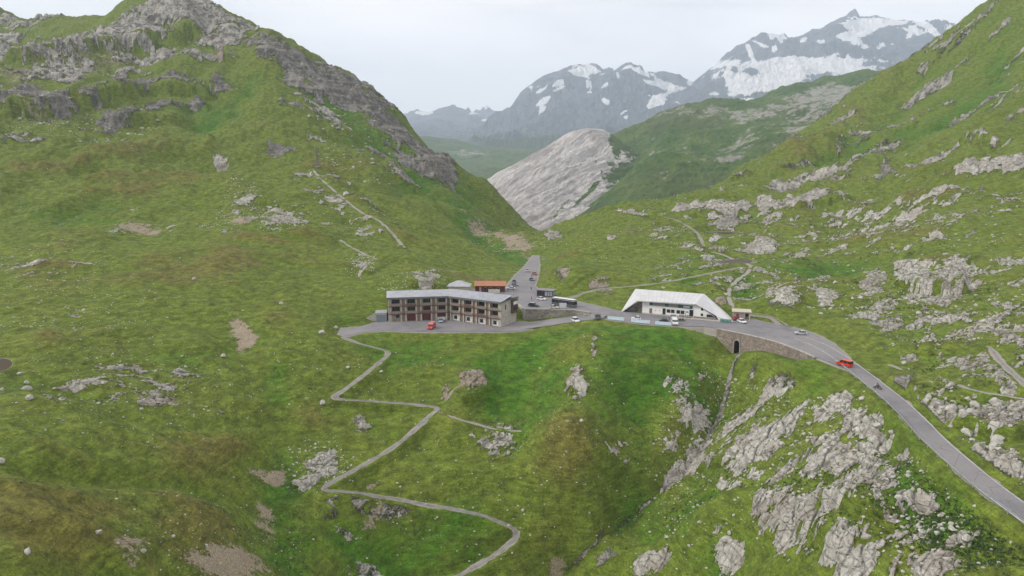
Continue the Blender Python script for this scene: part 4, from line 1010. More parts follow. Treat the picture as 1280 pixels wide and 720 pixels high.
    for nm, lab, a, b, m_ in (('plastered_wall', 'smooth pale plastered wall joining the hotel gable to the rough stone wall', 0, 1, paint('pale_render', (.42, .40, .355), .85, .12, .6)),
                              ('stone_retaining_wall', 'rough stone retaining wall between the upper forecourt and the lower lane', 1, 4, masonry('rubble_masonry', (.20, .185, .16), (.36, .335, .29), 1.1))):
        o = T[a]; r = thing(nm, lab, 'wall', tuple(o)); mb = MB()
        for k in range(a, b):
            p, q = T[k] - o, T[k + 1] - o; d = (q - p)[:2]; d /= np.hypot(*d); nn = np.array([d[1], -d[0]])
            e = d * .25
            mb.hexa([(p[0] + nn[0] * .7, p[1] + nn[1] * .7, bz[k]), (q[0] + nn[0] * .7, q[1] + nn[1] * .7, bz[k + 1]), (q[0], q[1], bz[k + 1]), (p[0], p[1], bz[k])],
                    [(p[0] + nn[0] * .45, p[1] + nn[1] * .45, .45), (q[0] + nn[0] * .45, q[1] + nn[1] * .45, .45), (q[0], q[1], .45), (p[0], p[1], .45)])
        mb.build('wall', m_, r)
        c = MB()
        for k in range(a, b):
            p, q = T[k] - o, T[k + 1] - o; d = (q - p)[:2]; d /= np.hypot(*d); nn = np.array([d[1], -d[0]])
            c.hexa([(p[0] + nn[0] * .5, p[1] + nn[1] * .5, .452), (q[0] + nn[0] * .5, q[1] + nn[1] * .5, .452), (q[0] - nn[0] * .1, q[1] - nn[1] * .1, .452), (p[0] - nn[0] * .1, p[1] - nn[1] * .1, .452)],
                   [(p[0] + nn[0] * .5, p[1] + nn[1] * .5, .56), (q[0] + nn[0] * .5, q[1] + nn[1] * .5, .56), (q[0] - nn[0] * .1, q[1] - nn[1] * .1, .56), (p[0] - nn[0] * .1, p[1] - nn[1] * .1, .56)])
        c.build('coping', MATS['coping_stone'], r)
    # pale blue panels along the lawn edge
    blue = paint('pale_blue_panel', (.50, .62, .70), .5, .08, .8)
    pan = [((759.5, 399.3), (780, 401.2), 'pale blue panel fence at the lawn edge, left one, nearest the dark car'), ((789, 402.6), (812, 404.8), 'pale blue panel fence at the lawn edge, middle one, with a white car behind it'), ((819, 405.6), (839, 407.2), 'pale blue panel fence at the lawn edge, right one, ending at the white van')]
    for (a, b, lab) in pan:
        A = at_z(*a); B = at_z(*b); d = B - A; L = np.hypot(*d); r = thing('panel_fence', lab, 'fence', (A[0], A[1], -.1), math.atan2(d[1], d[0]), 'pale blue panel fences')
        MB().box((L / 2, 0, .75), (L, .06, 1.15)).build('panel', blue, r)
        MB().box((L / 2, -.02, 1.36), (L, .1, .07)).build('top_rail', paint('white_steel', (.7, .72, .74), .5), r)
        for k in range(5): MB().box((L * k / 4, .07, .68), (.08, .08, 1.4)).build('post', MATS['white_steel'], r)

# ------------------------------------------------------------------ hotel
def build_hotel():
    P0, P1, P2 = np.array([-50.4, 272.]), np.array([-26.1, 276.]), np.array([-4.4, 263.])
    d1 = (P1 - P0) / np.hypot(*(P1 - P0)); d2 = (P2 - P1) / np.hypot(*(P2 - P1))
    n1 = np.array([-d1[1], d1[0]]); n2 = np.array([-d2[1], d2[0]]); bs = n1 + n2; bs /= np.hypot(*bs); ch = bs @ n1
    root = thing('hotel', 'long three storey hotel bent in the middle, with grey metal roof and brown balconies', 'building', (P1[0], P1[1], -4))
    def pt(w, s, y, z):
        if w == 0: a, b = P0 + n1 * y, P1 + bs * y / ch
        else: a, b = P1 + bs * y / ch, P2 + n2 * y
        q = a + (b - a) * s - P1
        return (q[0], q[1], z)
    def slab(mb, w, s0, s1, y0, y1, z0, z1):
        mb.hexa([pt(w, s0, y0, z0), pt(w, s1, y0, z0), pt(w, s1, y1, z0), pt(w, s0, y1, z0)], [pt(w, s0, y0, z1), pt(w, s1, y0, z1), pt(w, s1, y1, z1), pt(w, s0, y1, z1)])
    stone = paint('hotel_render', (.40, .375, .33), .85, .16, .9); beige = paint('beige_pier', (.42, .38, .32), .85, .14, 1.2); brown = paint('brown_timber', (.115, .075, .055), .8, .3, 3, vec=(1, 1, 8))
    weath = paint('weathered_timber', (.26, .205, .17), .85, .25, 3, vec=(1, 1, 10)); red = paint('garage_red', (.115, .030, .024), .6, .15, 2); whitew = paint('white_render', (.62, .61, .57), .8, .12, 1)
    gl = glass(); roofm = paint('standing_seam', (.40, .41, .44), .5, .12, .5, .35); sof = paint('dark_fascia', (.13, .13, .135), .6)
    body = MB()
    for w in (0, 1): slab(body, w, 0 if w == 0 else 0, 1, 1.6, 12, -.6, 9.7)
    # gable ends above the walls
    for w, s0, s1 in ((0, 0, .02), (1, .98, 1)):
        body.hexa([pt(w, s0, 0, 9.68), pt(w, s1, 0, 9.68), pt(w, s1, 12, 9.68), pt(w, s0, 12, 9.68)], [pt(w, s0, 0, 9.9), pt(w, s1, 0, 9.9), pt(w, s1, 12, 9.9), pt(w, s0, 12, 9.9)])
    slab(body, 0, 0, .022, 0, 1.62, -.6, 9.9); slab(body, 1, .975, 1, 0, 1.62, -.6, 9.9)
    body.build('wall', stone, root)
    # roof with thickness
    def roofpart():
        mb = MB()
        prof = [(-.7, 9.95), (7.2, 11.35), (12.6, 10.3)]
        for w in (0, 1):
            s0, s1 = (-.02, 1) if w == 0 else (0, 1.02)
            for (ya, za), (yb, zb_) in zip(prof, prof[1:]):
                mb.hexa([pt(w, s0, ya, za - .02), pt(w, s1, ya, za - .02), pt(w, s1, yb, zb_ - .02), pt(w, s0, yb, zb_ - .02)], [pt(w, s0, ya, za + .2), pt(w, s1, ya, za + .2), pt(w, s1, yb, zb_ + .2), pt(w, s0, yb, zb_ + .2)])
        return mb
    rf = roofpart().build('roof', roofm, root)
    sm_ = MB()
    for w in (0, 1):
        for k in range(1, 34):
            s = k / 34
            for (ya, za, yb, zb_) in ((-.68, 10.17, 7.2, 11.56), (7.2, 11.56, 12.6, 10.51)):
                sm_.hexa([pt(w, s, ya, za), pt(w, s + .0025, ya, za), pt(w, s + .0025, yb, zb_), pt(w, s, yb, zb_)], [pt(w, s, ya, za + .07), pt(w, s + .0025, ya, za + .07), pt(w, s + .0025, yb, zb_ + .07), pt(w, s, yb, zb_ + .07)])
    sm_.build('seam', roofm, rf)
    fa = MB()
    for w in (0, 1): slab(fa, w, -.02 if w == 0 else 0, 1 if w == 0 else 1.02, -.78, -.703, 9.35, 10.12)
    slab(fa, 1, 1.021, 1.026, -.7, 12.6, 9.75, 10.3)
    fa.build('fascia', sof, root)
    pier = MB(); beam = MB()
    for w in (0, 1):
        L = 24.6 if w == 0 else 25.3
        for k in range(5):
            c = k / 4
            for sg in (-1, 1):
                a = c + sg * .95 / L; hw = .30 / L
                if a - hw < 0.0 or a + hw > 1.0: continue
                slab(pier, w, a - hw, a + hw, -.05, 1.62, -.5, 9.6)
            a0, a1 = max(0.024, c - .6 / L), min(.973, c + .6 / L)
            if a1 > a0 + .004: st_ = MB(); slab(st_, w, a0, a1, .25, 1.61, -.5, 9.6); st_.build('brown_panel', paint('soft_brown_boards', (.20, .15, .12), .85, .25, 3, vec=(1, 1, 8)), root)
        for z in (3.0, 6.15): slab(beam, w, .0, 1.0, -.35, 1.55, z, z + .22)
        slab(beam, w, 0, 1, .1, 1.55, 9.3, 9.6)
    pier.build('pier', beige, root); beam.build('floor_beam', brown, root)
    for w in (0, 1):
        L = 24.6 if w == 0 else 25.3
        for k in range(4):
            s0, s1 = (k + 0) / 4 + 1.3 / L, (k + 1) / 4 - 1.3 / L
            for fl, z in ((1, 3.22), (2, 6.37)):
                b = MB(); slab(b, w, s0 - .6 / L, s1 + .6 / L, -.42, -.36, z + .12, z + .42); slab(b, w, s0 - .6 / L, s1 + .6 / L, -.42, -.36, z + .50, z + .80); slab(b, w, s0 - .6 / L, s1 + .6 / L, -.44, -.34, z + .92, z + 1.02)
                for j in range(5):
                    a = s0 + (s1 - s0) * j / 4; slab(b, w, a, a + .1 / L, -.36, -.28, z, z + 1.0)
                b.build('balcony', weath if (k + fl) % 3 else paint('red_brown_boards', (.17, .09, .07), .8, .2, 3), root)
                f = MB(); slab(f, w, s0 + .3 / L, s1 - .3 / L, 1.50, 1.597, z + .85, z + 2.55); f = f.build('window', brown, root)
                g = MB(); nn = 4
                for j in range(nn):
                    a = s0 + .4 / L + (s1 - s0 - .8 / L) * j / nn; bq = s0 + .4 / L + (s1 - s0 - .8 / L) * (j + 1) / nn - .08 / L
                    slab(g, w, a, bq, 1.46, 1.498, z + .98, z + 2.42)
                g.build('pane', gl, f)
            # ground floor
            if w == 0 and k in (1, 2, 3):
                d = MB(); slab(d, w, s0, s1, 1.2, 1.3, -.1 if k < 3 else 1.2, 2.7); d.build('garage_door', red, root)
                h = MB(); slab(h, w, s0 - .02, s1 + .02, 1.0, 1.61, 2.71, 2.98); h.build('lintel', stone, root)
                if k == 3: q = MB(); slab(q, w, s0 - .01, s1 + .02, .5, 1.35, -.4, 1.15); q.build('parapet', whitew, root)
            elif w == 0:
                q = MB(); slab(q, w, s0 - .015, s1, .6, 1.59, -.4, 2.9); q.build('ground_wall', masonry('ground_masonry', (.26, .24, .20), (.42, .39, .33), 1.6), root)
                f = MB(); slab(f, w, s1 - 1.8 / L, s1 - .5 / L, .50, .59, 1.3, 2.5); f.build('window', gl, root)
            else:
                q = MB(); slab(q, w, s0 + .2 / L, s1 + .1 / L, .7, 1.59, -.4, 2.6); q.build('ground_wall', whitew, root)
                f = MB(); slab(f, w, s0 + 1.1 / L, s0 + 2.6 / L, .60, .69, .5, 2.0); f.build('window', gl, root)
                dd = MB(); slab(dd, w, s0 - 1.0 / L, s0 - .05 / L, .1, .22, -.1, 2.3); dd.build('door', brown, root)
    # gable side: boarded bay and a narrow window
    def gb(y0, y1, z0, z1, o0, o1):
        L = 25.3; mb = MB(); slab(mb, 1, 1 + o0 / L, 1 + o1 / L, y0, y1, z0, z1); return mb
    gb(7.6, 11.4, 4.1, 9.6, .004, 1.0).build('boarded_bay', brown, root)
    gb(7.9, 11.0, 7.7, 8.9, 1.003, 1.06).build('white_panel', paint('sign_white', (.7, .7, .68), .5), root)
    for j in range(3): gb(7.9 + j * 1.1, 8.75 + j * 1.1, 5.2, 7.1, 1.003, 1.05).build('window', gl, root)
    gb(3.2, 3.9, 6.4, 8.4, .004, .06).build('window', gl, root)
    # low annex on the left
    c = at_z(476.5, 402, -4); r = thing('garage_annex', 'small flat grey garage built against the left end of the hotel', 'garage', (c[0], c[1], -4), R(8))
    MB().box((0, 3, 1.7), (4.4, 6, 3.4)).build('wall', paint('annex_concrete', (.36, .35, .32), .85, .15), r)
    MB().box((0, -.06, 1.45), (3.7, .1, 2.7)).build('door', paint('blue_grey_door', (.16, .20, .235), .5, .08, 1), r)
    MB().box((0, 3, 3.5), (4.8, 6.4, .18)).build('roof', paint('annex_roof', (.30, .31, .31), .8), r)
    c = at_z(470, 402, -4); r = thing('wing_wall', 'pale sloping wing wall running up the grass beside the garage', 'wall', (c[0], c[1], -4), R(8))
    mb = MB(); mb.prism([(-5.2, -.6), (0.2, -.6), (0.2, 3.3), (-.5, 3.3), (-5.2, .5)], 0, .45); mb.build('wall', stone, r)
    mb = MB(); mb.prism([(-5.25, .52), (-.5, 3.32), (.2, 3.32), (.2, 3.46), (-.55, 3.46), (-5.25, .68)], -.06, .52); mb.build('coping', MATS['coping_stone'], r)
    # small gable roofed house behind
    c = at_z(573, 369, 0); r = thing('rear_house', 'small house behind the hotel, only its pale grey gabled roof showing', 'building', (c[0], c[1], 0), R(-4))
    MB().box((0, 3.5, 1.9), (10, 7, 4.4)).build('wall', stone, r)
    mb = MB(); mb.hexa([(-5.5, -.5, 4.1), (5.5, -.5, 4.1), (5.5, 7.5, 4.1), (-5.5, 7.5, 4.1)], [(-1.0, 3.4, 6.3), (1.0, 3.4, 6.3), (1.0, 3.6, 6.3), (-1.0, 3.6, 6.3)]); mb.build('roof', roofm, r)
    MB().box((2.0, 3.5, 6.0), (.6, .6, 1.2)).build('chimney', stone, r)

# ------------------------------------------------------------------ white restaurant
def build_restaurant():
    A = at_z(778, 388.8); D = at_z(916, 402); d = D - A; L = np.hypot(*d); k = L / 43.9
    root = thing('restaurant', 'long white building under a folded white concrete roof whose ends slope to the ground', 'building', (A[0], A[1], 0), math.atan2(d[1], d[0])); root.scale = (1, 1, 1)
    w = paint('white_concrete', (.54, .54, .545), .7, .07, .3); ws = paint('white_wall', (.70, .70, .68), .75, .06, .6); gl = glass(); st = masonry('grey_masonry', (.17, .16, .15), (.30, .285, .26), 1.5)
    def X(v): return v * k
    FL, FR = (6.5, -1.0, 5.15), (29.6, -.8, 5.75); BL, BR = (1.4, 13, 7.3), (30.2, 12.5, 7.6); TL = (-.2, -1.2, -.15); FI, FO = (39.2, -1.2, -.2), (44.2, -1.0, -.2); BK = (43.2, 3.5, .3)
    mb = MB()
    def pl_(pts, t=.38):
        P = [Vector((X(p[0]), p[1], p[2])) for p in pts]; n = (P[1] - P[0]).cross(P[2] - P[0]).normalized()
        if n.z < 0: n = -n
        mb.hexa([p - n * t for p in P], P)
    pl_([FL, FR, BR, BL]); pl_([TL, FL, BL]); pl_([TL, BL, (-1.5, 9, 1.0)]); pl_([FR, (37.7, -1.1, 1.9), FI, FO, BK, BR])
    pl_([BL, BR, (30, 17, 2.5), (2, 17, 2.5)]); pl_([BR, BK, (38, 14, .5)])
    rf = mb.build('roof', w, root)
    for i in range(1, 15):
        f = i / 15; a = Vector(FL).lerp(Vector(FR), f); b = Vector(BL).lerp(Vector(BR), f); q = MB()
        q.hexa([(X(a.x), a.y, a.z + .002), (X(a.x + .07), a.y, a.z + .002), (X(b.x + .07), b.y, b.z + .002), (X(b.x), b.y, b.z + .002)], [(X(a.x), a.y, a.z + .035), (X(a.x + .07), a.y, a.z + .035), (X(b.x + .07), b.y, b.z + .035), (X(b.x), b.y, b.z + .035)])
        q.build('seam', paint('roof_joint', (.40, .40, .41), .7), rf)
    def wall(poly, y0, y1, m_, nm):
        b = MB(); b.prism([(X(x), z) for x, z in poly], y0, y1); return b.build(nm, m_, root)
    wall([(8, -.4), (38.6, -.4), (36.3, 1.5), (30.4, 5.1), (29.5, 5.2), (8, 4.75)], 1.0, 1.5, ws, 'wall')
    wall([(1.2, -.4), (7.98, -.4), (7.98, 4.7), (6.9, 4.6), (1.9, .7)], 1.25, 1.6, st, 'stone_wall')
    wall([(22.9, -.4), (38.4, -.4), (36.1, 1.4), (30.2, 5.0), (29.5, 5.1), (28.9, 5.1), (28.9, .25), (22.9, .25)], .55, .995, ws, 'front_wall')
    def bx(nm, x0, x1, z0, z1, m_, y=.95, t=.1, par=None):
        return MB().box(((X(x0) + X(x1)) / 2, y, (z0 + z1) / 2), (X(x1) - X(x0), t, z1 - z0)).build(nm, m_, par or root)
    f = bx('window_band', 10.9, 28.3, 3.25, 4.6, paint('grey_panel', (.22, .21, .21), .6))
    tg = glass('teal_glass', (.02, .10, .09))
    for a, b_ in ((11.1, 12.3), (17.3, 18.7), (22.6, 24.0), (24.1, 28.1)): bx('pane', a, b_, 3.35, 4.5, tg, .88, .06, f)
    bx('blind', 24.6, 27.2, 3.6, 4.3, paint('pale_blind', (.45, .58, .56), .6), .84, .02, f)
    def door(x0, x1, z1, m_): 
        q = bx('door', x0, x1, .0, z1, m_, .94, .12); bx('handle', x1 - .25, x1 - .15, .95, 1.1, MATS['galvanised'], .86, .06, q)
    door(11.0, 12.1, 2.0, paint('yellow_brown_door', (.16, .12, .07), .6)); door(16.4, 17.6, 2.5, gl); door(27.1, 28.6, 2.9, gl)
    for a, b_, c_ in ((18.1, 19.5, 1.2), (19.8, 21.2, 1.2), (22.0, 23.4, 1.2), (23.7, 25.1, 1.2)):
        q = bx('window', a, b_, .95, 2.3, paint('dark_frame', (.06, .055, .05), .6), .93, .13); bx('pane', a + .08, b_ - .08, 1.05, 2.2, gl, .85, .03, q)
    for z0, z1, x in ((3.1, 4.2, 31.6), (.95, 1.9, 31.6)):
        q = bx('window', x, x + .9, z0, z1, MATS['dark_frame'], .52, .08); bx('pane', x + .06, x + .84, z0 + .06, z1 - .06, gl, .46, .03, q)
    b = MB(); b.prism([(X(33.9), .75), (X(37.3), .75), (X(36.3), 1.3), (X(35.5), 1.8), (X(33.9), 1.8)], .48, .545); q = b.build('window', gl, root)
    bx('small_window', 13.3, 13.7, 1.2, 1.6, paint('vent_grey', (.3, .3, .3)), .94, .1); bx('small_window', 15.0, 15.4, 1.2, 1.6, MATS['vent_grey'], .94, .1)
    bx('sign_board', 25.6, 26.7, 1.7, 2.1, MATS['dark_frame'], .92, .06)
    b = MB().box((X(5.6), 1.19, 1.05), (1.2, .1, 2.1)).build('door', MATS['brown_timber'], root)
    # terrace with a low stone front
    MB().box((X(31), -1.2, -.05), (X(17.5), 3.2, .55)).build('terrace', paint('terrace_slab', (.40, .37, .32), .85, .12), root)
    MB().box((X(34.2), -.6, .50), (X(10), .35, .55)).build('terrace_parapet', st, root)
    MB().box((X(16), .0, -.12), (X(15), 2.0, .3)).build('doorstep', MATS['terrace_slab'], root)
    rot = Matrix.Translation(root.location) @ Matrix.Rotation(root.rotation_euler.z, 4, 'Z')
    return lambda x, y, z: rot @ Vector((X(x), y, z)), root.rotation_euler.z

# ------------------------------------------------------------------ small buildings
def build_small():
    gl = glass(); dr = paint('dark_red_timber', (.11, .028, .028), .7, .2, 2, vec=(1, 1, 6)); wt = MATS['white_wall']
    c = at_z(612.5, 365.2); r = thing('souvenir_hut', 'dark red timber hut with an orange roof beside the upper forecourt', 'hut', (c[0], c[1], 0), R(-1))
    MB().box((0, 3, 1.5), (14, 5.5, 3.2)).build('wall', dr, r)
    mb = MB(); mb.hexa([(-7.6, -.6, 2.95), (7.6, -.6, 2.95), (7.6, 6.2, 4.2), (-7.6, 6.2, 4.2)], [(-7.6, -.6, 3.15), (7.6, -.6, 3.15), (7.6, 6.2, 4.4), (-7.6, 6.2, 4.4)]); rf = mb.build('roof', paint('orange_roof', (.38, .16, .085), .7, .18, 1.2), r)
    mb = MB()
    for k in range(26): mb.hexa([(-7.5 + k * .6, -.58, 3.152), (-7.44 + k * .6, -.58, 3.152), (-7.44 + k * .6, 6.1, 4.38), (-7.5 + k * .6, 6.1, 4.38)], [(-7.5 + k * .6, -.58, 3.21), (-7.44 + k * .6, -.58, 3.21), (-7.44 + k * .6, 6.1, 4.44), (-7.5 + k * .6, 6.1, 4.44)])
    mb.build('batten', MATS['orange_roof'], rf)
    MB().box((-4.6, .17, 1.3), (1.0, .12, 2.3)).build('door', paint('pale_door', (.42, .34, .34), .7), r)
    for x in (-2.2, .2, 3.9): f = MB().box((x, .16, 1.6), (1.5, .12, 1.3)).build('window', MATS['pale_door'], r); MB().box((x, .08, 1.6), (1.3, .04, 1.1)).build('pane', gl, f)
    MB().box((2.0, -1.6, .75), (5.4, .25, 1.9)).build('counter_wall', paint('pale_board', (.52, .51, .46), .8), r)
    c = at_z(603, 363.4)
    c = at_z(681, 371); r = thing('glazed_kiosk', 'dark framed glazed kiosk with a flat grey roof below the rock face', 'kiosk', (c[0], c[1], 0), R(-22))
    MB().box((0, 2, 1.4), (7.6, 4.4, 3.0)).build('wall', paint('kiosk_panel', (.12, .05, .04), .6, .2, 1), r)
    MB().box((0, 1.9, 3.02), (8.4, 5.2, .22)).build('roof', paint('kiosk_roof', (.22, .20, .21), .7), r)
    for k in range(6):
        f = MB().box((-3.15 + k * 1.26, -.26, 1.5), (1.14, .1, 2.2)).build('window', paint('kiosk_frame', (.04, .04, .045), .5), r)
        MB().box((-3.15 + k * 1.26, -.33, 1.55), (.92, .04, 1.9)).build('pane', paint('kiosk_pane', (.30, .36, .36), .25, .3, .8) if k > 2 else gl, f)
    for k in range(3):
        f = MB().box((3.86, .6 + k * 1.3, 1.5), (.1, 1.1, 2.2)).build('window', MATS['kiosk_frame'], r); MB().box((3.93, .6 + k * 1.3, 1.55), (.04, .9, 1.9)).build('pane', MATS['kiosk_pane'] , f)
    c = at_z(927, 399.2); r = thing('stone_hut', 'small stone hut with a flat beige roof at the right of the white building', 'hut', (c[0], c[1], 0), R(-16))
    MB().box((-1.2, 1.8, 1.35), (4.0, 3.8, 3.0)).build('wall', paint('hut_render', (.30, .25, .22), .85, .2, 1.5), r)
    MB().box((1.9, 2.7, 1.35), (2.2, 2.0, 3.0)).build('back_wall', MATS['hut_render'], r)
    for x in (.95, 2.9): MB().box((x, .15, 1.35), (.3, .3, 2.9)).build('post', paint('hut_post', (.5, .46, .4), .8), r)
    mb = MB(); mb.hexa([(-3.7, -.7, 2.88), (3.5, -.7, 2.88), (3.5, 4.2, 3.15), (-3.7, 4.2, 3.15)], [(-3.7, -.7, 3.12), (3.5, -.7, 3.12), (3.5, 4.2, 3.39), (-3.7, 4.2, 3.39)]); mb.build('roof', paint('beige_roof', (.46, .42, .34), .85), r)
    MB().box((-1.6, -.14, 1.1), (.95, .1, 2.0)).build('door', MATS['brown_timber'], r); MB().box((2.0, 1.6, 1.4), (1.0, .1, 1.0)).build('window', gl, r)
    # lattice mast on the left shoulder
    p = pl((397, 210))[0]; z = ground(*p); r = thing('lattice_mast', 'grey lattice steel mast standing on the left grassy shoulder above the path', 'mast', (p[0], p[1], z - .2))
    g = paint('mast_steel', (.16, .16, .16), .6, .1, 1, .3); H_ = 14.5
    for sx in (-1, 1):
        for sy in (-1, 1): MB().cyl((sx * 1.0, sy * 1.0, 0), (sx * .3, sy * .3, H_), .12, 6).build('leg', g, r)
    mb = MB()
    for k in range(7):
        z0, z1 = H_ * k / 7, H_ * (k + 1) / 7; a, b = 1.0 - .7 * k / 7, 1.0 - .7 * (k + 1) / 7
        for sx, sy, tx, ty in ((-1, -1, 1, -1), (1, -1, 1, 1), (1, 1, -1, 1), (-1, 1, -1, -1)):
            mb.cyl((sx * a, sy * a, z0), (tx * b, ty * b, z1), .06, 5); mb.cyl((tx * a, ty * a, z0), (sx * b, sy * b, z1), .06, 5)
    mb.build('bracing', g, r)
    for zz, w_ in ((12.2, 2.6), (14.2, 1.8)): MB().box((0, 0, zz), (w_ * 2, .22, .22)).build('crossarm', g, r)
    MB().box((0, 0, .2), (3, 3, .7)).build('footing', MATS['annex_concrete'], r)
# ------------------------------------------------------------------ vehicles
def tyre(r0, w, root, x, y):
    k = 'tyre%.2f' % r0
    black = paint('rubber', (.02, .02, .02), .8); rim = paint('rim', (.35, .35, .36), .35, .1, 1, .7)
    o = MB().cyl((0, -w / 2, 0), (0, w / 2, 0), r0, 18).build('wheel', black, root, smooth=False); o.location = (x, y, r0)
    q = MB().cyl((0, -w / 2 - .012, 0), (0, w / 2 + .012, 0), r0 * .62, 12).build('rim', rim, o)
    return o

def vehicle(kind, name, label, cat, px, py, z, heading, colr, group=None, two=None, loc=None):
    c = loc if loc is not None else at_z(px, py, z); root = thing(name, label, cat, (c[0], c[1], z + .015), R(heading), group)
    body = paint('paint_%.2f_%.2f_%.2f' % colr, colr, .3, .04, .5, 0, .5); gl = glass(); blk = paint('trim_black', (.03, .03, .03), .6)
    S = {'car': (4.2, 1.78, 1.46, .32, .86), 'minivan': (4.5, 1.84, 1.95, .34, 1.1), 'suv': (4.6, 1.88, 1.72, .37, 1.0), 'van': (5.3, 2.0, 2.35, .36, 1.25), 'coach': (11.5, 2.55, 3.3, .5, 1.25), 'small': (3.7, 1.66, 1.5, .3, .88)}[kind]
    L, W, Hh, wr, belt = S; h = L / 2
    if kind in ('car', 'small', 'suv'):
        low = [(-h, .34), (-h + .04, belt * .95), (-h + .5, belt), (h - 1.25, belt), (h - .3, belt * .80), (h, belt * .66), (h, .32), (h - .25, .22), (-h + .25, .22)]
        back = .25 if kind != 'car' else .45; fr = 1.25; rb = (.55 if kind != 'suv' else .42) + back; rf = fr + .72
    elif kind in ('van', 'minivan'):
        low = [(-h, .36), (-h, belt), (h - .9, belt), (h - .15, belt * .86), (h, belt * .6), (h, .34), (-h + .2, .26)]; back = .02; fr = .95; rb = .12; rf = 1.55
    else:
        low = [(-h, .45), (-h, belt), (h - .02, belt), (h, .45), (h - .3, .32), (-h + .3, .32)]; back = .02; fr = .04; rb = .15; rf = .35
    b = MB(); b.prism(low, -W / 2, W / 2)
    if kind in ('van', 'coach'):     # tall bodies: panelled above the window line too
        zt = Hh - (.75 if kind == 'van' else .95)
    bo = b.build('body', body, root, bevel=.06 if kind != 'coach' else .08)
    wt = .80 if kind in ('car', 'small') else (.88 if kind != 'coach' else .97)
    y0 = W / 2 * .955; y1 = W / 2 * wt
    g = MB(); g.hexa([(-h + back, -y0, belt - .02), (h - fr, -y0, belt - .02), (h - fr, y0, belt - .02), (-h + back, y0, belt - .02)], [(-h + rb, -y1, Hh - .05), (h - rf, -y1, Hh - .05), (h - rf, y1, Hh - .05), (-h + rb, y1, Hh - .05)]); g.build('window', gl, root, bevel=.02)
    rcol = body if two is None else paint('roof_%.2f_%.2f_%.2f' % two, two, .4, .05, .5)
    rr = MB()
    if kind in ('van', 'coach'):
        zt = Hh - (.5 if kind == 'van' else .6); f = (zt - belt) / (Hh - belt)
        rr.hexa([(-h + rb * f + .0, -y0 - .02, zt), (h - fr + (fr - rf) * f, -y0 - .02, zt), (h - fr + (fr - rf) * f, y0 + .02, zt), (-h + rb * f, y0 + .02, zt)], [(-h + rb + .05, -y1 + .02, Hh), (h - rf - .02, -y1 + .02, Hh), (h - rf - .02, y1 - .02, Hh), (-h + rb + .05, y1 - .02, Hh)])
    else:
        rr.box(((-h + rb + h - rf) / 2, 0, Hh - .03), (2 * h - rb - rf + .06, 2 * y1 + .04, .07))
    rr.build('roof', rcol, root, bevel=.02)
    if kind == 'van' : px_ = [h - fr - 1.15, -h + 2.2, -h + .35]
    elif kind == 'coach': px_ = [-h + 1.9 + 1.75 * i for i in range(5)]
    else: px_ = [h - 2.25, -h + .95]
    for x in px_:
        wd = .09 if kind != 'van' else (.1 if x > -h + 1 else .3)
        for s in (-1, 1): pil = MB(); pil.hexa([(x, s * (y0 + .008), belt - .02), (x + wd, s * (y0 + .008), belt - .02), (x + wd, s * (y0 - .05), belt - .02), (x, s * (y0 - .05), belt - .02)], [(x, s * (y1 + .008), Hh - .06), (x + wd, s * (y1 + .008), Hh - .06), (x + wd, s * (y1 - .05), Hh - .06), (x, s * (y1 - .05), Hh - .06)]); pil.build('pillar', body, root)
    wx = [(-h + .19 * L), (h - .19 * L)] if kind != 'coach' else [-h + 3.0, h - 2.6]
    for x in wx:
        for s in (-1, 1): tyre(wr, .22 if kind != 'coach' else .3, root, x, s * (W / 2 - .10))
    hz = belt * .66
    for s in (-1, 1):
        MB().box((h - .03, s * (W / 2 - .28), hz), (.1, .36, .16)).build('headlight', paint('headlamp', (.75, .77, .78), .15), root)
        MB().box((-h + .02, s * (W / 2 - .2), belt * .78), (.08, .24, .2)).build('tail_light', paint('tail_lamp', (.35, .01, .01), .3), root)
        MB().box((h - fr - .35, s * (W / 2 + .09), belt + .05), (.12, .18, .14)).build('mirror', body, root)
    MB().box((h - .01, 0, .42), (.08, W * .72, .16)).build('bumper', blk, root)
    MB().box((h + .02, 0, .45), (.02, .5, .11)).build('number_plate', paint('plate', (.7, .7, .68), .5), root)
    return root

def motorcycle(name, label, loc, heading, colr, rider=None, group=None, z=0):
    root = thing(name, label, 'motorcycle', (loc[0], loc[1], z + .015), R(heading), group)
    blk = paint('trim_black', (.03, .03, .03), .6); body = paint('moto_%.2f' % colr[0], colr, .35)
    for x in (-.72, .74):
        o = MB().cyl((0, -.07, 0), (0, .07, 0), .32, 16).build('wheel', paint('rubber', (.02, .02, .02)), root); o.location = (x, 0, .32)
        MB().cyl((0, -.075, 0), (0, .075, 0), .2, 12).build('rim', paint('rim', (.35, .35, .36)), o)
    MB().box((0, 0, .5), (.55, .34, .42), bev=.05).build('engine', paint('engine_grey', (.12, .12, .12), .4, .1, 1, .5), root)
    MB().box((.2, 0, .86), (.55, .32, .26), bev=.08).build('fuel_tank', body, root); MB().box((-.42, 0, .82), (.7, .28, .12), bev=.04).build('seat', blk, root)
    MB().cyl((.74, .1, .32), (.45, .1, 1.0), .035, 8).cyl((.74, -.1, .32), (.45, -.1, 1.0), .035, 8).build('fork', MATS['engine_grey'], root)
    MB().cyl((.42, -.36, 1.08), (.42, .36, 1.08), .025, 8).build('handlebar', blk, root)
    MB().box((.66, 0, .98), (.18, .24, .24), bev=.05).build('headlight', MATS['headlamp'] if 'headlamp' in MATS else blk, root)
    return root

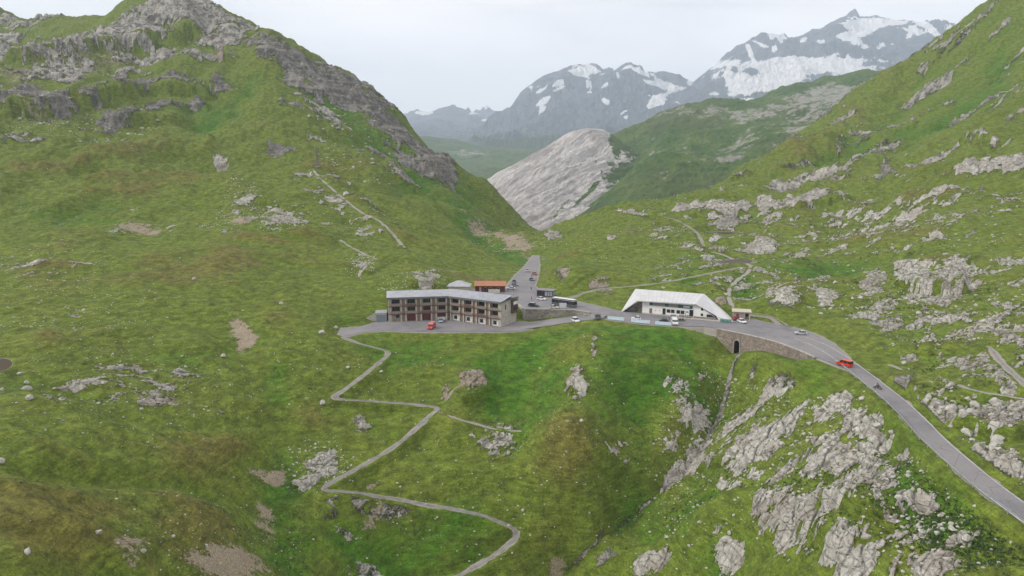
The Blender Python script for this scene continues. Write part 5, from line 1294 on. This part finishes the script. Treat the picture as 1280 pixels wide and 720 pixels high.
def person(label, loc, heading, top, legs, hair=(.03, .02, .015), pose='stand', z=0, helmet=None):
    """one skinned body; clothes are shells of the same joints"""
    lean = 0
    if pose == 'stand':
        J = {'pel': (0, 0, .93), 'chest': (.0, 0, 1.25), 'neck': (0, 0, 1.47), 'head': (.015, 0, 1.62), 'crown': (.0, 0, 1.72)}
        kn = lambda s: (.03, s * .11, .50); an = lambda s: (0, s * .12, .08); toe = lambda s: (.17, s * .14, .035); hip = lambda s: (0, s * .1, .88)
        sh = lambda s: (0, s * .19, 1.40); el = lambda s: (-.02, s * .25, 1.13); wr = lambda s: (.08, s * .24, .90); ha = lambda s: (.11, s * .235, .80)
    elif pose == 'walk':
        J = {'pel': (0, 0, .92), 'chest': (.03, 0, 1.25), 'neck': (.04, 0, 1.46), 'head': (.06, 0, 1.61), 'crown': (.05, 0, 1.71)}
        hip = lambda s: (0, s * .1, .87); kn = lambda s: (.16 if s > 0 else .02, s * .11, .50); an = lambda s: (.27 if s > 0 else -.28, s * .12, .09 if s > 0 else .14); toe = lambda s: (.43 if s > 0 else -.13, s * .13, .05 if s > 0 else .04)
        sh = lambda s: (.03, s * .19, 1.40); el = lambda s: (-.12 * s, s * .25, 1.15); wr = lambda s: (-.14 * s + .08, s * .24, .95); ha = lambda s: (-.14 * s + .12, s * .235, .87)
    else:   # ride
        J = {'pel': (-.28, 0, .98), 'chest': (-.06, 0, 1.26), 'neck': (.06, 0, 1.45), 'head': (.12, 0, 1.59), 'crown': (.11, 0, 1.70)}
        hip = lambda s: (-.24, s * .12, .94); kn = lambda s: (.16, s * .25, .80); an = lambda s: (-.05, s * .24, .40); toe = lambda s: (.14, s * .25, .35)
        sh = lambda s: (.0, s * .19, 1.38); el = lambda s: (.17, s * .31, 1.17); wr = lambda s: (.38, s * .31, 1.10); ha = lambda s: (.45, s * .30, 1.09)
    def skin(name, chain, m_, par=None, sub=2):
        me = bpy.data.meshes.new(name); V = []; E = []; Rr = []
        def add(p, r): V.append(p); Rr.append(r); return len(V) - 1
        for ch_ in chain:
            prev = ch_[0] if isinstance(ch_[0], int) else None
            for it in (ch_[1:] if prev is not None else ch_):
                i = add(*it)
                if prev is not None: E.append((prev, i))
                prev = i
        me.from_pydata(V, E, []); me.materials.append(m_)
        o = bpy.data.objects.new(name, me); COL.objects.link(o); md = o.modifiers.new('skin', 'SKIN')
        for i, r in enumerate(Rr): me.skin_vertices[0].data[i].radius = (r, r); me.skin_vertices[0].data[i].use_root = i == 0
        s_ = o.modifiers.new('sub', 'SUBSURF'); s_.levels = sub; s_.render_levels = sub
        for p in me.polygons: p.use_smooth = True
        if par: o.parent = par
        return o
    sk = paint('skin', (.42, .25, .18), .6)
    C = [[(J['pel'], .13), (J['chest'], .14), (J['neck'], .055), (J['head'], .095), (J['crown'], .075)]]
    for s in (-1, 1):
        C.append([0, (hip(s), .085), (kn(s), .058), (an(s), .04), (toe(s), .04)])
        C.append([1, (sh(s), .055), (el(s), .042), (wr(s), .030), (ha(s), .038)])
        # fingers and thumb leave the end of the hand
    base = len(C)
    o = skin('person', C, sk); o.location = (loc[0], loc[1], z + .015); o.rotation_euler = (0, 0, R(heading))
    # fingers
    F = MB()
    for s in (-1, 1):
        hx, hy, hz = ha(s); d = Vector(ha(s)) - Vector(wr(s)); d.normalize(); sd = Vector((0, 1, 0)).cross(d).normalized()
        for k in range(4):
            a = Vector((hx, hy, hz)) + sd * (.028 * (k - 1.5)) + d * .02; F.cyl(a, a + d * (.075 + .01 * (k in (1, 2))), .010, 6, .008)
        a = Vector((hx, hy, hz)) + sd * .04; F.cyl(a, a + sd * .03 + d * .045, .011, 6, .009)
    F.build('fingers', sk, o, smooth=True)
    tp = paint('cloth_%.2f_%.2f_%.2f' % top, top, .9); lg = paint('cloth_%.2f_%.2f_%.2f' % legs, legs, .9)
    C = [[(tuple(Vector(J['pel']) + Vector((0, 0, .02))), .148), (J['chest'], .158), (tuple(Vector(J['neck']) - Vector((0, 0, .05))), .07)]]
    for s in (-1, 1): C.append([1, (sh(s), .070), (el(s), .056), (wr(s), .044)])
    skin('jacket', C, tp, o)
    C = [[(J['pel'], .150)]]
    for s in (-1, 1): C.append([0, (hip(s), .105), (kn(s), .075), (an(s), .058)])
    skin('trousers', C, lg, o)
    hd = Vector(J['head'])
    b = MB(); bmesh.ops.create_uvsphere(b.bm, u_segments=14, v_segments=10, radius=.118 if not helmet else .15)
    for v in b.bm.verts:
        if not helmet: v.co.x -= .028; v.co.z = max(v.co.z, -.06) + .035
        v.co += hd + Vector((0, 0, .02))
    b.build('helmet' if helmet else 'hair', paint('hair_%.2f' % (helmet or hair)[0], helmet or hair, .5), o, smooth=True)
    f = MB(); fx = hd + Vector((.118, 0, .01))
    f.box(fx + Vector((-.004, 0, -.02)), (.03, .02, .035)); f.box(fx + Vector((-.012, 0, -.06)), (.02, .045, .01))
    for s in (-1, 1): f.box(hd + Vector((0, s * .105, 0)), (.035, .02, .055)); f.box(fx + Vector((-.012, s * .036, .015)), (.012, .024, .01))
    if not helmet: f.build('face', paint('face_tone', (.30, .16, .11), .6), o)
    for s in (-1, 1):
        t = Vector(toe(s)); MB().box((t.x - .06, t.y, t.z + .005), (.27, .1, .085), bev=.02).build('shoe', paint('shoe', (.05, .045, .04)), o)
    o['label'] = label; o['category'] = 'person'
    return o

def picnic(label, loc, rz, z, group):
    r = thing('picnic_table', label, 'table', (loc[0], loc[1], z), rz, group); m_ = paint('dark_table', (.07, .05, .04), .7)
    MB().box((0, 0, .74), (1.9, .75, .05)).build('tabletop', m_, r)
    for s in (-1, 1):
        MB().box((0, s * .68, .44), (1.9, .28, .05)).build('bench', m_, r)
        MB().box((s * .7, 0, .36), (.08, .5, .72)).box((s * .7, 0, .38), (.08, 1.5, .07)).build('leg', m_, r)

def build_traffic(RW, rang):
    V = vehicle; red = (.50, .025, .018); wh = (.66, .67, .68); bl = (.025, .028, .03); si = (.42, .44, .46)
    V('van', 'parked_van', 'red van with a pale roof parked in front of the hotel', 'van', 539.5, 410.5, -4, -100, (.50, .035, .028), two=(.55, .18, .16))
    V('car', 'parked_car', 'silver blue car parked nose out against the white parapet of the hotel', 'car', 551, 402.6, -4, -85, (.30, .36, .44))
    V('suv', 'driving_car', 'white car on the lower lane beside the rough stone wall', 'car', 719.3, 402.2, -2.0, -70, wh)
    V('suv', 'parked_car', 'dark car at the lawn edge just left of the pale blue panels', 'car', 747, 398.3, -.0, -105, bl)
    motorcycle('parked_motorcycle', 'dark motorcycle with a white fairing at the left end of the blue panels', at_z(757, 397.2), -120, (.5, .5, .5))
    V('small', 'parked_car', 'white car parked behind the middle pale blue panel', 'car', 795, 399.6, 0, 170, wh)
    V('small', 'parked_car', 'dark car parked behind the right hand pale blue panel', 'car', 829, 402.6, 0, 178, bl)
    V('van', 'parked_van', 'white van parked at the right end of the pale blue panels', 'van', 843.3, 405.2, 0, -96, wh)
    V('car', 'parked_car', 'white car with dark windows in front of the small stone hut', 'car', 927.3, 403.3, 0, -75, wh)
    V('small', 'parked_car', 'dark red car behind the white car at the small stone hut', 'car', 921.6, 400.2, 0, 20, (.32, .01, .025))
    V('car', 'driving_car', 'silver car alone on the gravel lay-by of the mountain road', 'car', 1001, 418, 0, 165, si)
    V('minivan', 'driving_van', 'bright red van driving on the bend of the mountain road', 'van', 1055.5, 457.5, 0, 122, (.62, .035, .015), two=(.66, .09, .05))
    V('suv', 'parked_car', 'black van-like car with a grey roof parked near the terrace wall', 'car', 667, 383.2, 0, -22, bl, two=(.35, .35, .36))
    V('car', 'parked_car', 'white car with dark windows parked in front of the glazed kiosk', 'car', 677, 375, 0, -28, wh)
    a = at_z(691.5, 380.5); b = at_z(719.5, 384.5); c = (a + b) / 2
    V('coach', 'coach', 'long white roofed coach with dark windows parked on the upper forecourt', 'bus', 0, 0, 0, math.degrees(math.atan2(b[1] - a[1], b[0] - a[0])), (.10, .10, .105), two=(.70, .70, .68), loc=c)
    V('small', 'parked_car', 'pale car parked alongside the coach on its near side', 'car', 693, 385.6, 0, -15, (.5, .5, .46))
    c = at_z(703.5, 386.4); r = thing('information_board', 'plain light grey board on posts beside the coach', 'board', (c[0], c[1], 0), R(-8))
    MB().box((0, 0, 1.6), (3.0, .12, 2.0)).build('panel', paint('light_grey_board', (.48, .49, .50), .6), r)
    for s in (-1, 1): MB().box((s * 1.45, .1, 1.2), (.12, .12, 2.6)).build('post', MATS['kiosk_frame'], r)
    V('car', 'parked_car', 'red car parked on the right side of the road towards the pass', 'car', 668.3, 343.4, 0, -75, (.40, .015, .03))
    V('small', 'driving_car', 'pale silver car in the middle of the road towards the pass', 'car', 659, 339.6, 0, -88, si)
    V('small', 'parked_car', 'black car parked at the left edge of the road above the orange roof', 'car', 643, 353.6, 0, -80, bl)
    V('car', 'parked_car', 'white car parked crosswise beside the orange roofed hut', 'car', 638.4, 361.5, 0, 176, wh)
    V('small', 'parked_car', 'grey car parked behind the white one at the orange roofed hut', 'car', 643.5, 357.6, 0, 2, (.20, .21, .22))
    V('small', 'parked_car', 'dark violet car at the foot of the right bank of the pass road', 'car', 664.5, 350.8, 0, -70, (.10, .08, .12))
    m_ = motorcycle('ridden_motorcycle', 'dark motorcycle being ridden down the right hand road', at_z(1097, 486.5), 128, (.04, .05, .07))
    person('motorcyclist in dark clothes and helmet riding down the mountain road', at_z(1097, 486.5), 128, (.05, .055, .07), (.04, .04, .05), pose='ride', helmet=(.04, .05, .08))
    for k, px in enumerate((846.5, 850, 853.5)):
        c = at_z(px, 401.3); motorcycle('parked_motorcycle', 'dark motorcycle in the row parked before the white building', c, -55, (.03 + .02 * k, .03, .035), group='motorcycles before the white building')
    persons = [('person in a dark red jacket standing beside the red car on the pass road', 664.6, 346.5, -90, (.25, .03, .03), (.04, .05, .08), 'stand', 0),
               ('person in black walking on the forecourt above the glazed kiosk', 664, 362.8, -80, (.04, .04, .05), (.05, .05, .05), 'walk', 0),
               ('person in grey walking between the dark parked car and the kiosk', 664.4, 375.4, -60, (.16, .16, .17), (.05, .06, .10), 'walk', 0),
               ('person in blue walking across the road before the white building', 836.5, 400.8, 175, (.06, .10, .22), (.05, .05, .06), 'walk', 0)]
    for lab, px, py, hd, a, b, ps, z in persons: person(lab, at_z(px, py, z), hd, a, b, pose=ps, z=z)
    for k, x in enumerate((24.6, 27.4)):
        p = RW(x, -1.3, .23); picnic('dark picnic table on the terrace before the white building', (p.x, p.y), rang, .23, 'picnic tables on the terrace')
    p = RW(21.4, -1.6, 0); picnic('dark picnic table on the ground before the row of windows', (p.x, p.y), rang, .0, None)
    p = RW(26.2, -2.0, .23); person('person in a white shirt standing on the terrace of the white building', (p.x, p.y), -120, (.6, .6, .58), (.06, .07, .10), z=.215)
    # green containers at the corner of the white roof
    for k in range(3):
        p = RW(40.2 + k * 1.45, -2.3, 0); r = thing('waste_container', 'green waste container in the row at the foot of the white roof', 'container', (p.x, p.y, .0), rang, 'green containers at the white building')
        g_ = paint('container_green', (.10, .24, .19), .5)
        MB().box((0, 0, .62), (1.2, .95, .95), taper=1.06).build('body', g_, r); MB().box((0, 0, 1.14), (1.32, 1.06, .1), taper=.9).build('lid', g_, r)
        for sx in (-1, 1): MB().cyl((sx * .45, -.5, .1), (sx * .45, -.42, .1), .1, 8).build('wheel', paint('rubber', (.02, .02, .02)), r)

# ------------------------------------------------------------------ boulders and stones
def rock_mesh(seed, sub=3):
    rnd = random.Random(seed); bm = bmesh.new(); bmesh.ops.create_icosphere(bm, subdivisions=sub, radius=1)
    pl_ = []
    for _ in range(15):
        n = Vector((rnd.gauss(0, 1), rnd.gauss(0, 1), rnd.gauss(0, .8))).normalized(); pl_.append((n, rnd.uniform(.45, .82)))
    for v in bm.verts:
        for n, d in pl_:
            t = v.co.dot(n)
            if t > d: v.co -= n * (t - d) * .93
        v.co *= 1 + .035 * math.sin(7 * v.co.x + seed) * math.cos(6 * v.co.y + 2 * v.co.z)
        v.co.z *= .72
    me = bpy.data.meshes.new('boulder'); bm.to_mesh(me); bm.free(); return me

def boulder_material():
    m, nt, b = mat('boulder_stone'); N = NT(nt)
    f = N.noise(1.2, 5, .65); g = N.noise(4, 4, .7)
    c = N.mix(N.rng(f, .3, .7), (.34, .325, .29), (.56, .54, .49)); c = N.mix(N.rng(g, .4, .7, .0, .5), c, (.18, .18, .15))
    N.l(c, b.inputs['Base Color']); N.l(N.bump(f, .5, .25), b.inputs['Normal']); return m

def build_rocks():
    M_ = boulder_material(); protos = [rock_mesh(s) for s in range(8)]
    for p in protos: p.materials.append(M_)
    def place(px, py, size, label, group=None, k=None, pos=None):
        p = pos if pos is not None else pl((px, py))[0]; z = ground(*p)
        o = bpy.data.objects.new('boulder', protos[(k if k is not None else random.randrange(8))]); COL.objects.link(o)
        s = size / 2; o.scale = (s * random.uniform(.9, 1.25), s * random.uniform(.75, 1.0), s * random.uniform(.75, 1.05)); o.rotation_euler = (random.uniform(-.2, .2), random.uniform(-.2, .2), random.uniform(0, 6.28))
        o.location = (p[0], p[1], z + s * .28); o['label'] = label; o['category'] = 'boulder'
        if group: o['group'] = group
    for px, py, s, lab in [
        (25, 463, 2.0, 'flat white boulder lying on the shore of the small brown pond'), (32, 471, 2.1, 'white boulder just below the shore stone of the small brown pond'), (35, 479, 2.6, 'broad flat white boulder, lower of the pair under the brown pond'),
        (38, 508, 2.5, 'tall pale boulder alone in the grass below the brown pond'), (67, 478, 1.5, 'small grey boulder to the right of the pair under the brown pond'), (2, 481, 1.6, 'pale boulder cut by the left edge of the picture under the pond'),
        (1, 582, 2.2, 'bright white boulder at the left edge of the picture in lush grass'), (279, 446, 2.3, 'pale angular boulder below the bare scree patch left of the track'), (228, 447, 1.3, 'small pale boulder in the green hollow left of the scree patch'),
        (403, 417, 3.0, 'big grey boulder on the grass left of the car park entrance'), (420, 405, 2.6, 'bluish grey boulder above the car park entrance'), (403, 503, 2.6, 'grey boulder at the upper hairpin of the gravel track'),
        (352, 379, 2.5, 'pale boulder alone on the slope above the car park entrance'), (243, 354, 2.6, 'pale upright boulder alone on the left meadow'), (476, 464, 1.6, 'pale boulder inside the first bend of the gravel track'),
        (435, 457, 1.9, 'pale boulder on the flowery slope left of the gravel track'), (1096, 530, 3.1, 'large rounded pale boulder on top of the rock field below the road'), (1083, 523, 2.6, 'rounded pale boulder leaning beside the largest round one below the road'),
        (217, 674, 1.3, 'white boulder in the dark grass beside the left bare soil'), (125, 683, 1.5, 'upright white boulder near the bottom left corner'), (36, 706, 1.5, 'pale jagged boulder in the bottom left corner'), (181, 701, 1.3, 'rounded white boulder on the bare soil at the lower left'),
        (727, 543, 1.7, 'pale round boulder on the brown slope below the lawn'), (165, 260, 3.6, 'grey boulder perched above the bare patch on the left mountain foot'), (813, 661, 1.4, 'small white boulder on the grassy rib right of the stream'),
        (977, 556, 2.0, 'white boulder in the green between the stream and the rock slabs'), (1010, 549, 1.6, 'pale boulder at the upper edge of the rock slabs'), (829, 359.5, 2.0, 'white stone beside the footpath behind the white building')]:
        place(px, py, s, lab)
    def scatter(n, cx, cy, ax, ay, s0, s1, lab, grp):
        pts = []
        for _ in range(n): a = random.uniform(0, 6.28); q = math.sqrt(random.random()); pts.append((cx + ax * q * math.cos(a), cy + ay * q * math.sin(a)))
        W = pl(*pts); m_ = terrain(W[:, 0], W[:, 1], True)[1]['keep']
        for w, kp in zip(W, m_):
            if kp > .5: place(0, 0, s0 + (s1 - s0) * random.random() ** 2.5, lab, grp, pos=w)
    scatter(34, 1065, 535, 75, 45, 1.1, 2.8, 'pale boulder in the rock field below the mountain road', 'boulders in the rock field below the road')
    scatter(34, 1215, 535, 70, 42, 1.3, 3.6, 'pale boulder in the outcrops above the right hand road', 'boulders above the right hand road')
    scatter(22, 1150, 660, 90, 45, .9, 2.2, 'pale boulder on the rocky ground in the lower right corner', 'boulders in the lower right corner')
    scatter(22, 1110, 375, 110, 35, 1.0, 2.8, 'pale boulder around the big outcrops of the right hand slope', 'boulders on the right hand slope')
    scatter(14, 950, 480, 45, 40, .8, 1.8, 'pale boulder between the culvert and the rock field', 'boulders below the culvert')
    scatter(12, 865, 640, 60, 50, .7, 1.7, 'pale boulder on the grassy rib right of the stream', 'boulders on the grassy rib')
    scatter(14, 160, 490, 90, 45, .6, 1.3, 'small pale boulder in the stony left meadow', 'boulders in the left meadow')
    scatter(16, 560, 600, 110, 80, .6, 1.3, 'small pale boulder on the slope crossed by the gravel track', 'boulders on the track slope')
    # stones nobody could count
    Q = []
    def add(n, cx, cy, ax, ay, s0, s1):
        a = RNG.uniform(0, 6.283, n); q = np.sqrt(RNG.random(n)); W = cast(cx + ax * q * np.cos(a), cy + ay * q * np.sin(a)); W += RNG.normal(0, 2.0, W.shape)
        Q.append(np.c_[W, s0 + (s1 - s0) * RNG.random(n) ** 3])
    add(900, 1050, 560, 190, 110, .25, 1.3); add(450, 1180, 640, 120, 90, .2, 1.0); add(600, 1130, 380, 170, 60, .3, 1.6); add(300, 1100, 280, 180, 45, .6, 2.4); add(420, 930, 520, 80, 90, .2, .9); add(250, 850, 640, 110, 90, .2, .8)
    add(420, 170, 490, 160, 70, .2, .8); add(250, 100, 390, 120, 30, .3, 1.0); add(260, 440, 450, 110, 60, .2, .8); add(350, 560, 600, 150, 110, .15, .7); add(260, 280, 670, 110, 60, .15, .6); add(200, 720, 540, 60, 90, .2, .8)
    add(260, 395, 572, 34, 30, .25, 1.0); add(180, 350, 268, 40, 16, .6, 2.0); add(160, 300, 250, 26, 30, .6, 2.0); add(160, 453, 332, 16, 18, .4, 1.4); add(200, 60, 340, 80, 30, .4, 1.4); add(300, 640, 300, 60, 14, .4, 1.6)
    add(250, 940, 330, 60, 50, .4, 1.6); add(160, 800, 300, 90, 40, .4, 1.4); add(250, 520, 355, 50, 10, .3, 1.0); add(200, 850, 580, 30, 90, .3, 1.1); add(220, 905, 470, 14, 40, .25, .9); add(300, 80, 160, 130, 30, 1, 4); add(250, 450, 170, 60, 60, 1, 4)
    Q = np.vstack(Q); z, mk = terrain(Q[:, 0], Q[:, 1], True); ok = (mk['keep'] > .6) & (mk['path'] < .3) & (np.hypot(Q[:, 0], Q[:, 1]) < 1100)
    Q = Q[ok]; z = z[ok]
    bm = bmesh.new(); bmesh.ops.create_icosphere(bm, subdivisions=1, radius=1); bv = np.array([v.co for v in bm.verts]); bf = np.array([[v.index for v in f.verts] for f in bm.faces]); bm.free()
    n = len(Q); A = RNG.uniform(0, 6.283, n); sc = Q[:, 2:3] * .5 * RNG.uniform(.7, 1.2, (n, 3)) * np.array([1, .8, .62])
    Vv = bv[None] * (1 + RNG.uniform(-.28, .2, (n, len(bv), 1))) * sc[:, None]; c, s = np.cos(A)[:, None], np.sin(A)[:, None]
    X = Vv[..., 0] * c - Vv[..., 1] * s + Q[:, 0:1]; Y = Vv[..., 0] * s + Vv[..., 1] * c + Q[:, 1:2]; Z = Vv[..., 2] + (z + Q[:, 2] * .10)[:, None]
    co = np.stack([X, Y, Z], -1).reshape(-1, 3); fc = (bf[None] + (np.arange(n) * len(bv))[:, None, None]).reshape(-1, 3)
    me = bpy.data.meshes.new('loose_stones'); me.from_pydata(co.tolist(), [], fc.tolist()); me.materials.append(M_)
    o = bpy.data.objects.new('loose_stones', me); COL.objects.link(o); o['kind'] = 'stuff'; o['label'] = 'small pale stones scattered over the alpine meadows'; o['category'] = 'stones'

def build_shrubs():
    Q = []
    def add(n, cx, cy, ax, ay, s0, s1):
        k = max(3, n // 26); a = RNG.uniform(0, 6.283, k); q = np.sqrt(RNG.random(k)); C_ = cast(cx + ax * q * np.cos(a), cy + ay * q * np.sin(a))
        W = C_[RNG.integers(0, k, n)] + RNG.normal(0, 1, (n, 2)) * RNG.uniform(.8, 4.2, (n, 1)); Q.append(np.c_[W, s0 + (s1 - s0) * RNG.random(n) ** 2])
    add(1500, 1215, 665, 75, 45, .4, 1.2); add(1500, 1090, 610, 120, 70, .35, 1.0); add(900, 850, 600, 110, 110, .3, .9); add(700, 930, 520, 70, 60, .3, .9); add(800, 620, 600, 120, 110, .25, .7)
    add(700, 350, 620, 60, 90, .25, .7); add(600, 150, 660, 150, 50, .2, .6); add(700, 1160, 470, 110, 50, .35, 1.0); add(500, 420, 420, 90, 70, .3, .8); add(600, 760, 500, 100, 60, .25, .7); add(500, 200, 500, 180, 80, .25, .7)
    add(600, 1120, 350, 150, 50, .5, 1.4); add(350, 900, 345, 60, 30, .5, 1.2)
    Q = np.vstack(Q); z, mk = terrain(Q[:, 0], Q[:, 1], True); ok = (mk['keep'] > .7) & (mk['path'] < .15) & (mk['rock'] < .6); Q = Q[ok]; z = z[ok]; n = len(Q); L_ = 16
    a = RNG.uniform(0, 6.283, (n, L_)); el = RNG.uniform(.15, 1.45, (n, L_)); s = Q[:, 2][:, None]; rr = s * .5 * RNG.uniform(.5, 1.05, (n, L_))
    cx = Q[:, 0][:, None] + rr * np.cos(a) * np.cos(el); cy = Q[:, 1][:, None] + rr * np.sin(a) * np.cos(el); cz = z[:, None] + rr * np.sin(el) * .75 + .02
    d = s * .17 * RNG.uniform(.7, 1.4, (n, L_)); t = RNG.normal(0, 1, (n, L_, 3)); t /= np.linalg.norm(t, axis=2, keepdims=True); u = RNG.normal(0, 1, (n, L_, 3)); u -= (u * t).sum(2, keepdims=True) * t; u /= np.linalg.norm(u, axis=2, keepdims=True)
    C_ = np.stack([cx, cy, cz], -1); D_ = d[..., None]
    co = np.stack([C_ - t * D_, C_ + u * D_ * .55, C_ + t * D_, C_ - u * D_ * .55], 2).reshape(-1, 3); nf = n * L_
    me = bpy.data.meshes.new('dwarf_shrubs'); me.vertices.add(nf * 4); me.vertices.foreach_set('co', co.astype(np.float32).ravel()); me.loops.add(nf * 4); me.loops.foreach_set('vertex_index', np.arange(nf * 4, dtype=np.int32))
    me.polygons.add(nf); me.polygons.foreach_set('loop_start', np.arange(0, nf * 4, 4, dtype=np.int32)); me.update(calc_edges=True)
    me.materials.append(paint('shrub_leaves', (.035, .075, .014), .7, .2, .25, col2=(.075, .115, .022)))
    o = bpy.data.objects.new('dwarf_shrubs', me); COL.objects.link(o); o['kind'] = 'stuff'; o['label'] = 'low dark green dwarf shrubs spread over the slopes'; o['category'] = 'shrubs'
QUALITY = 1.0
import time as _t
_t0 = _t.time()
build_light()
main_sheet(QUALITY); print('main', _t.time() - _t0)
build_far(); print('far', _t.time() - _t0)
build_roads(); build_walls(); build_hotel(); RW, RANG = build_restaurant(); build_small(); build_traffic(RW, RANG); build_rocks(); build_shrubs()
print('all', _t.time() - _t0)
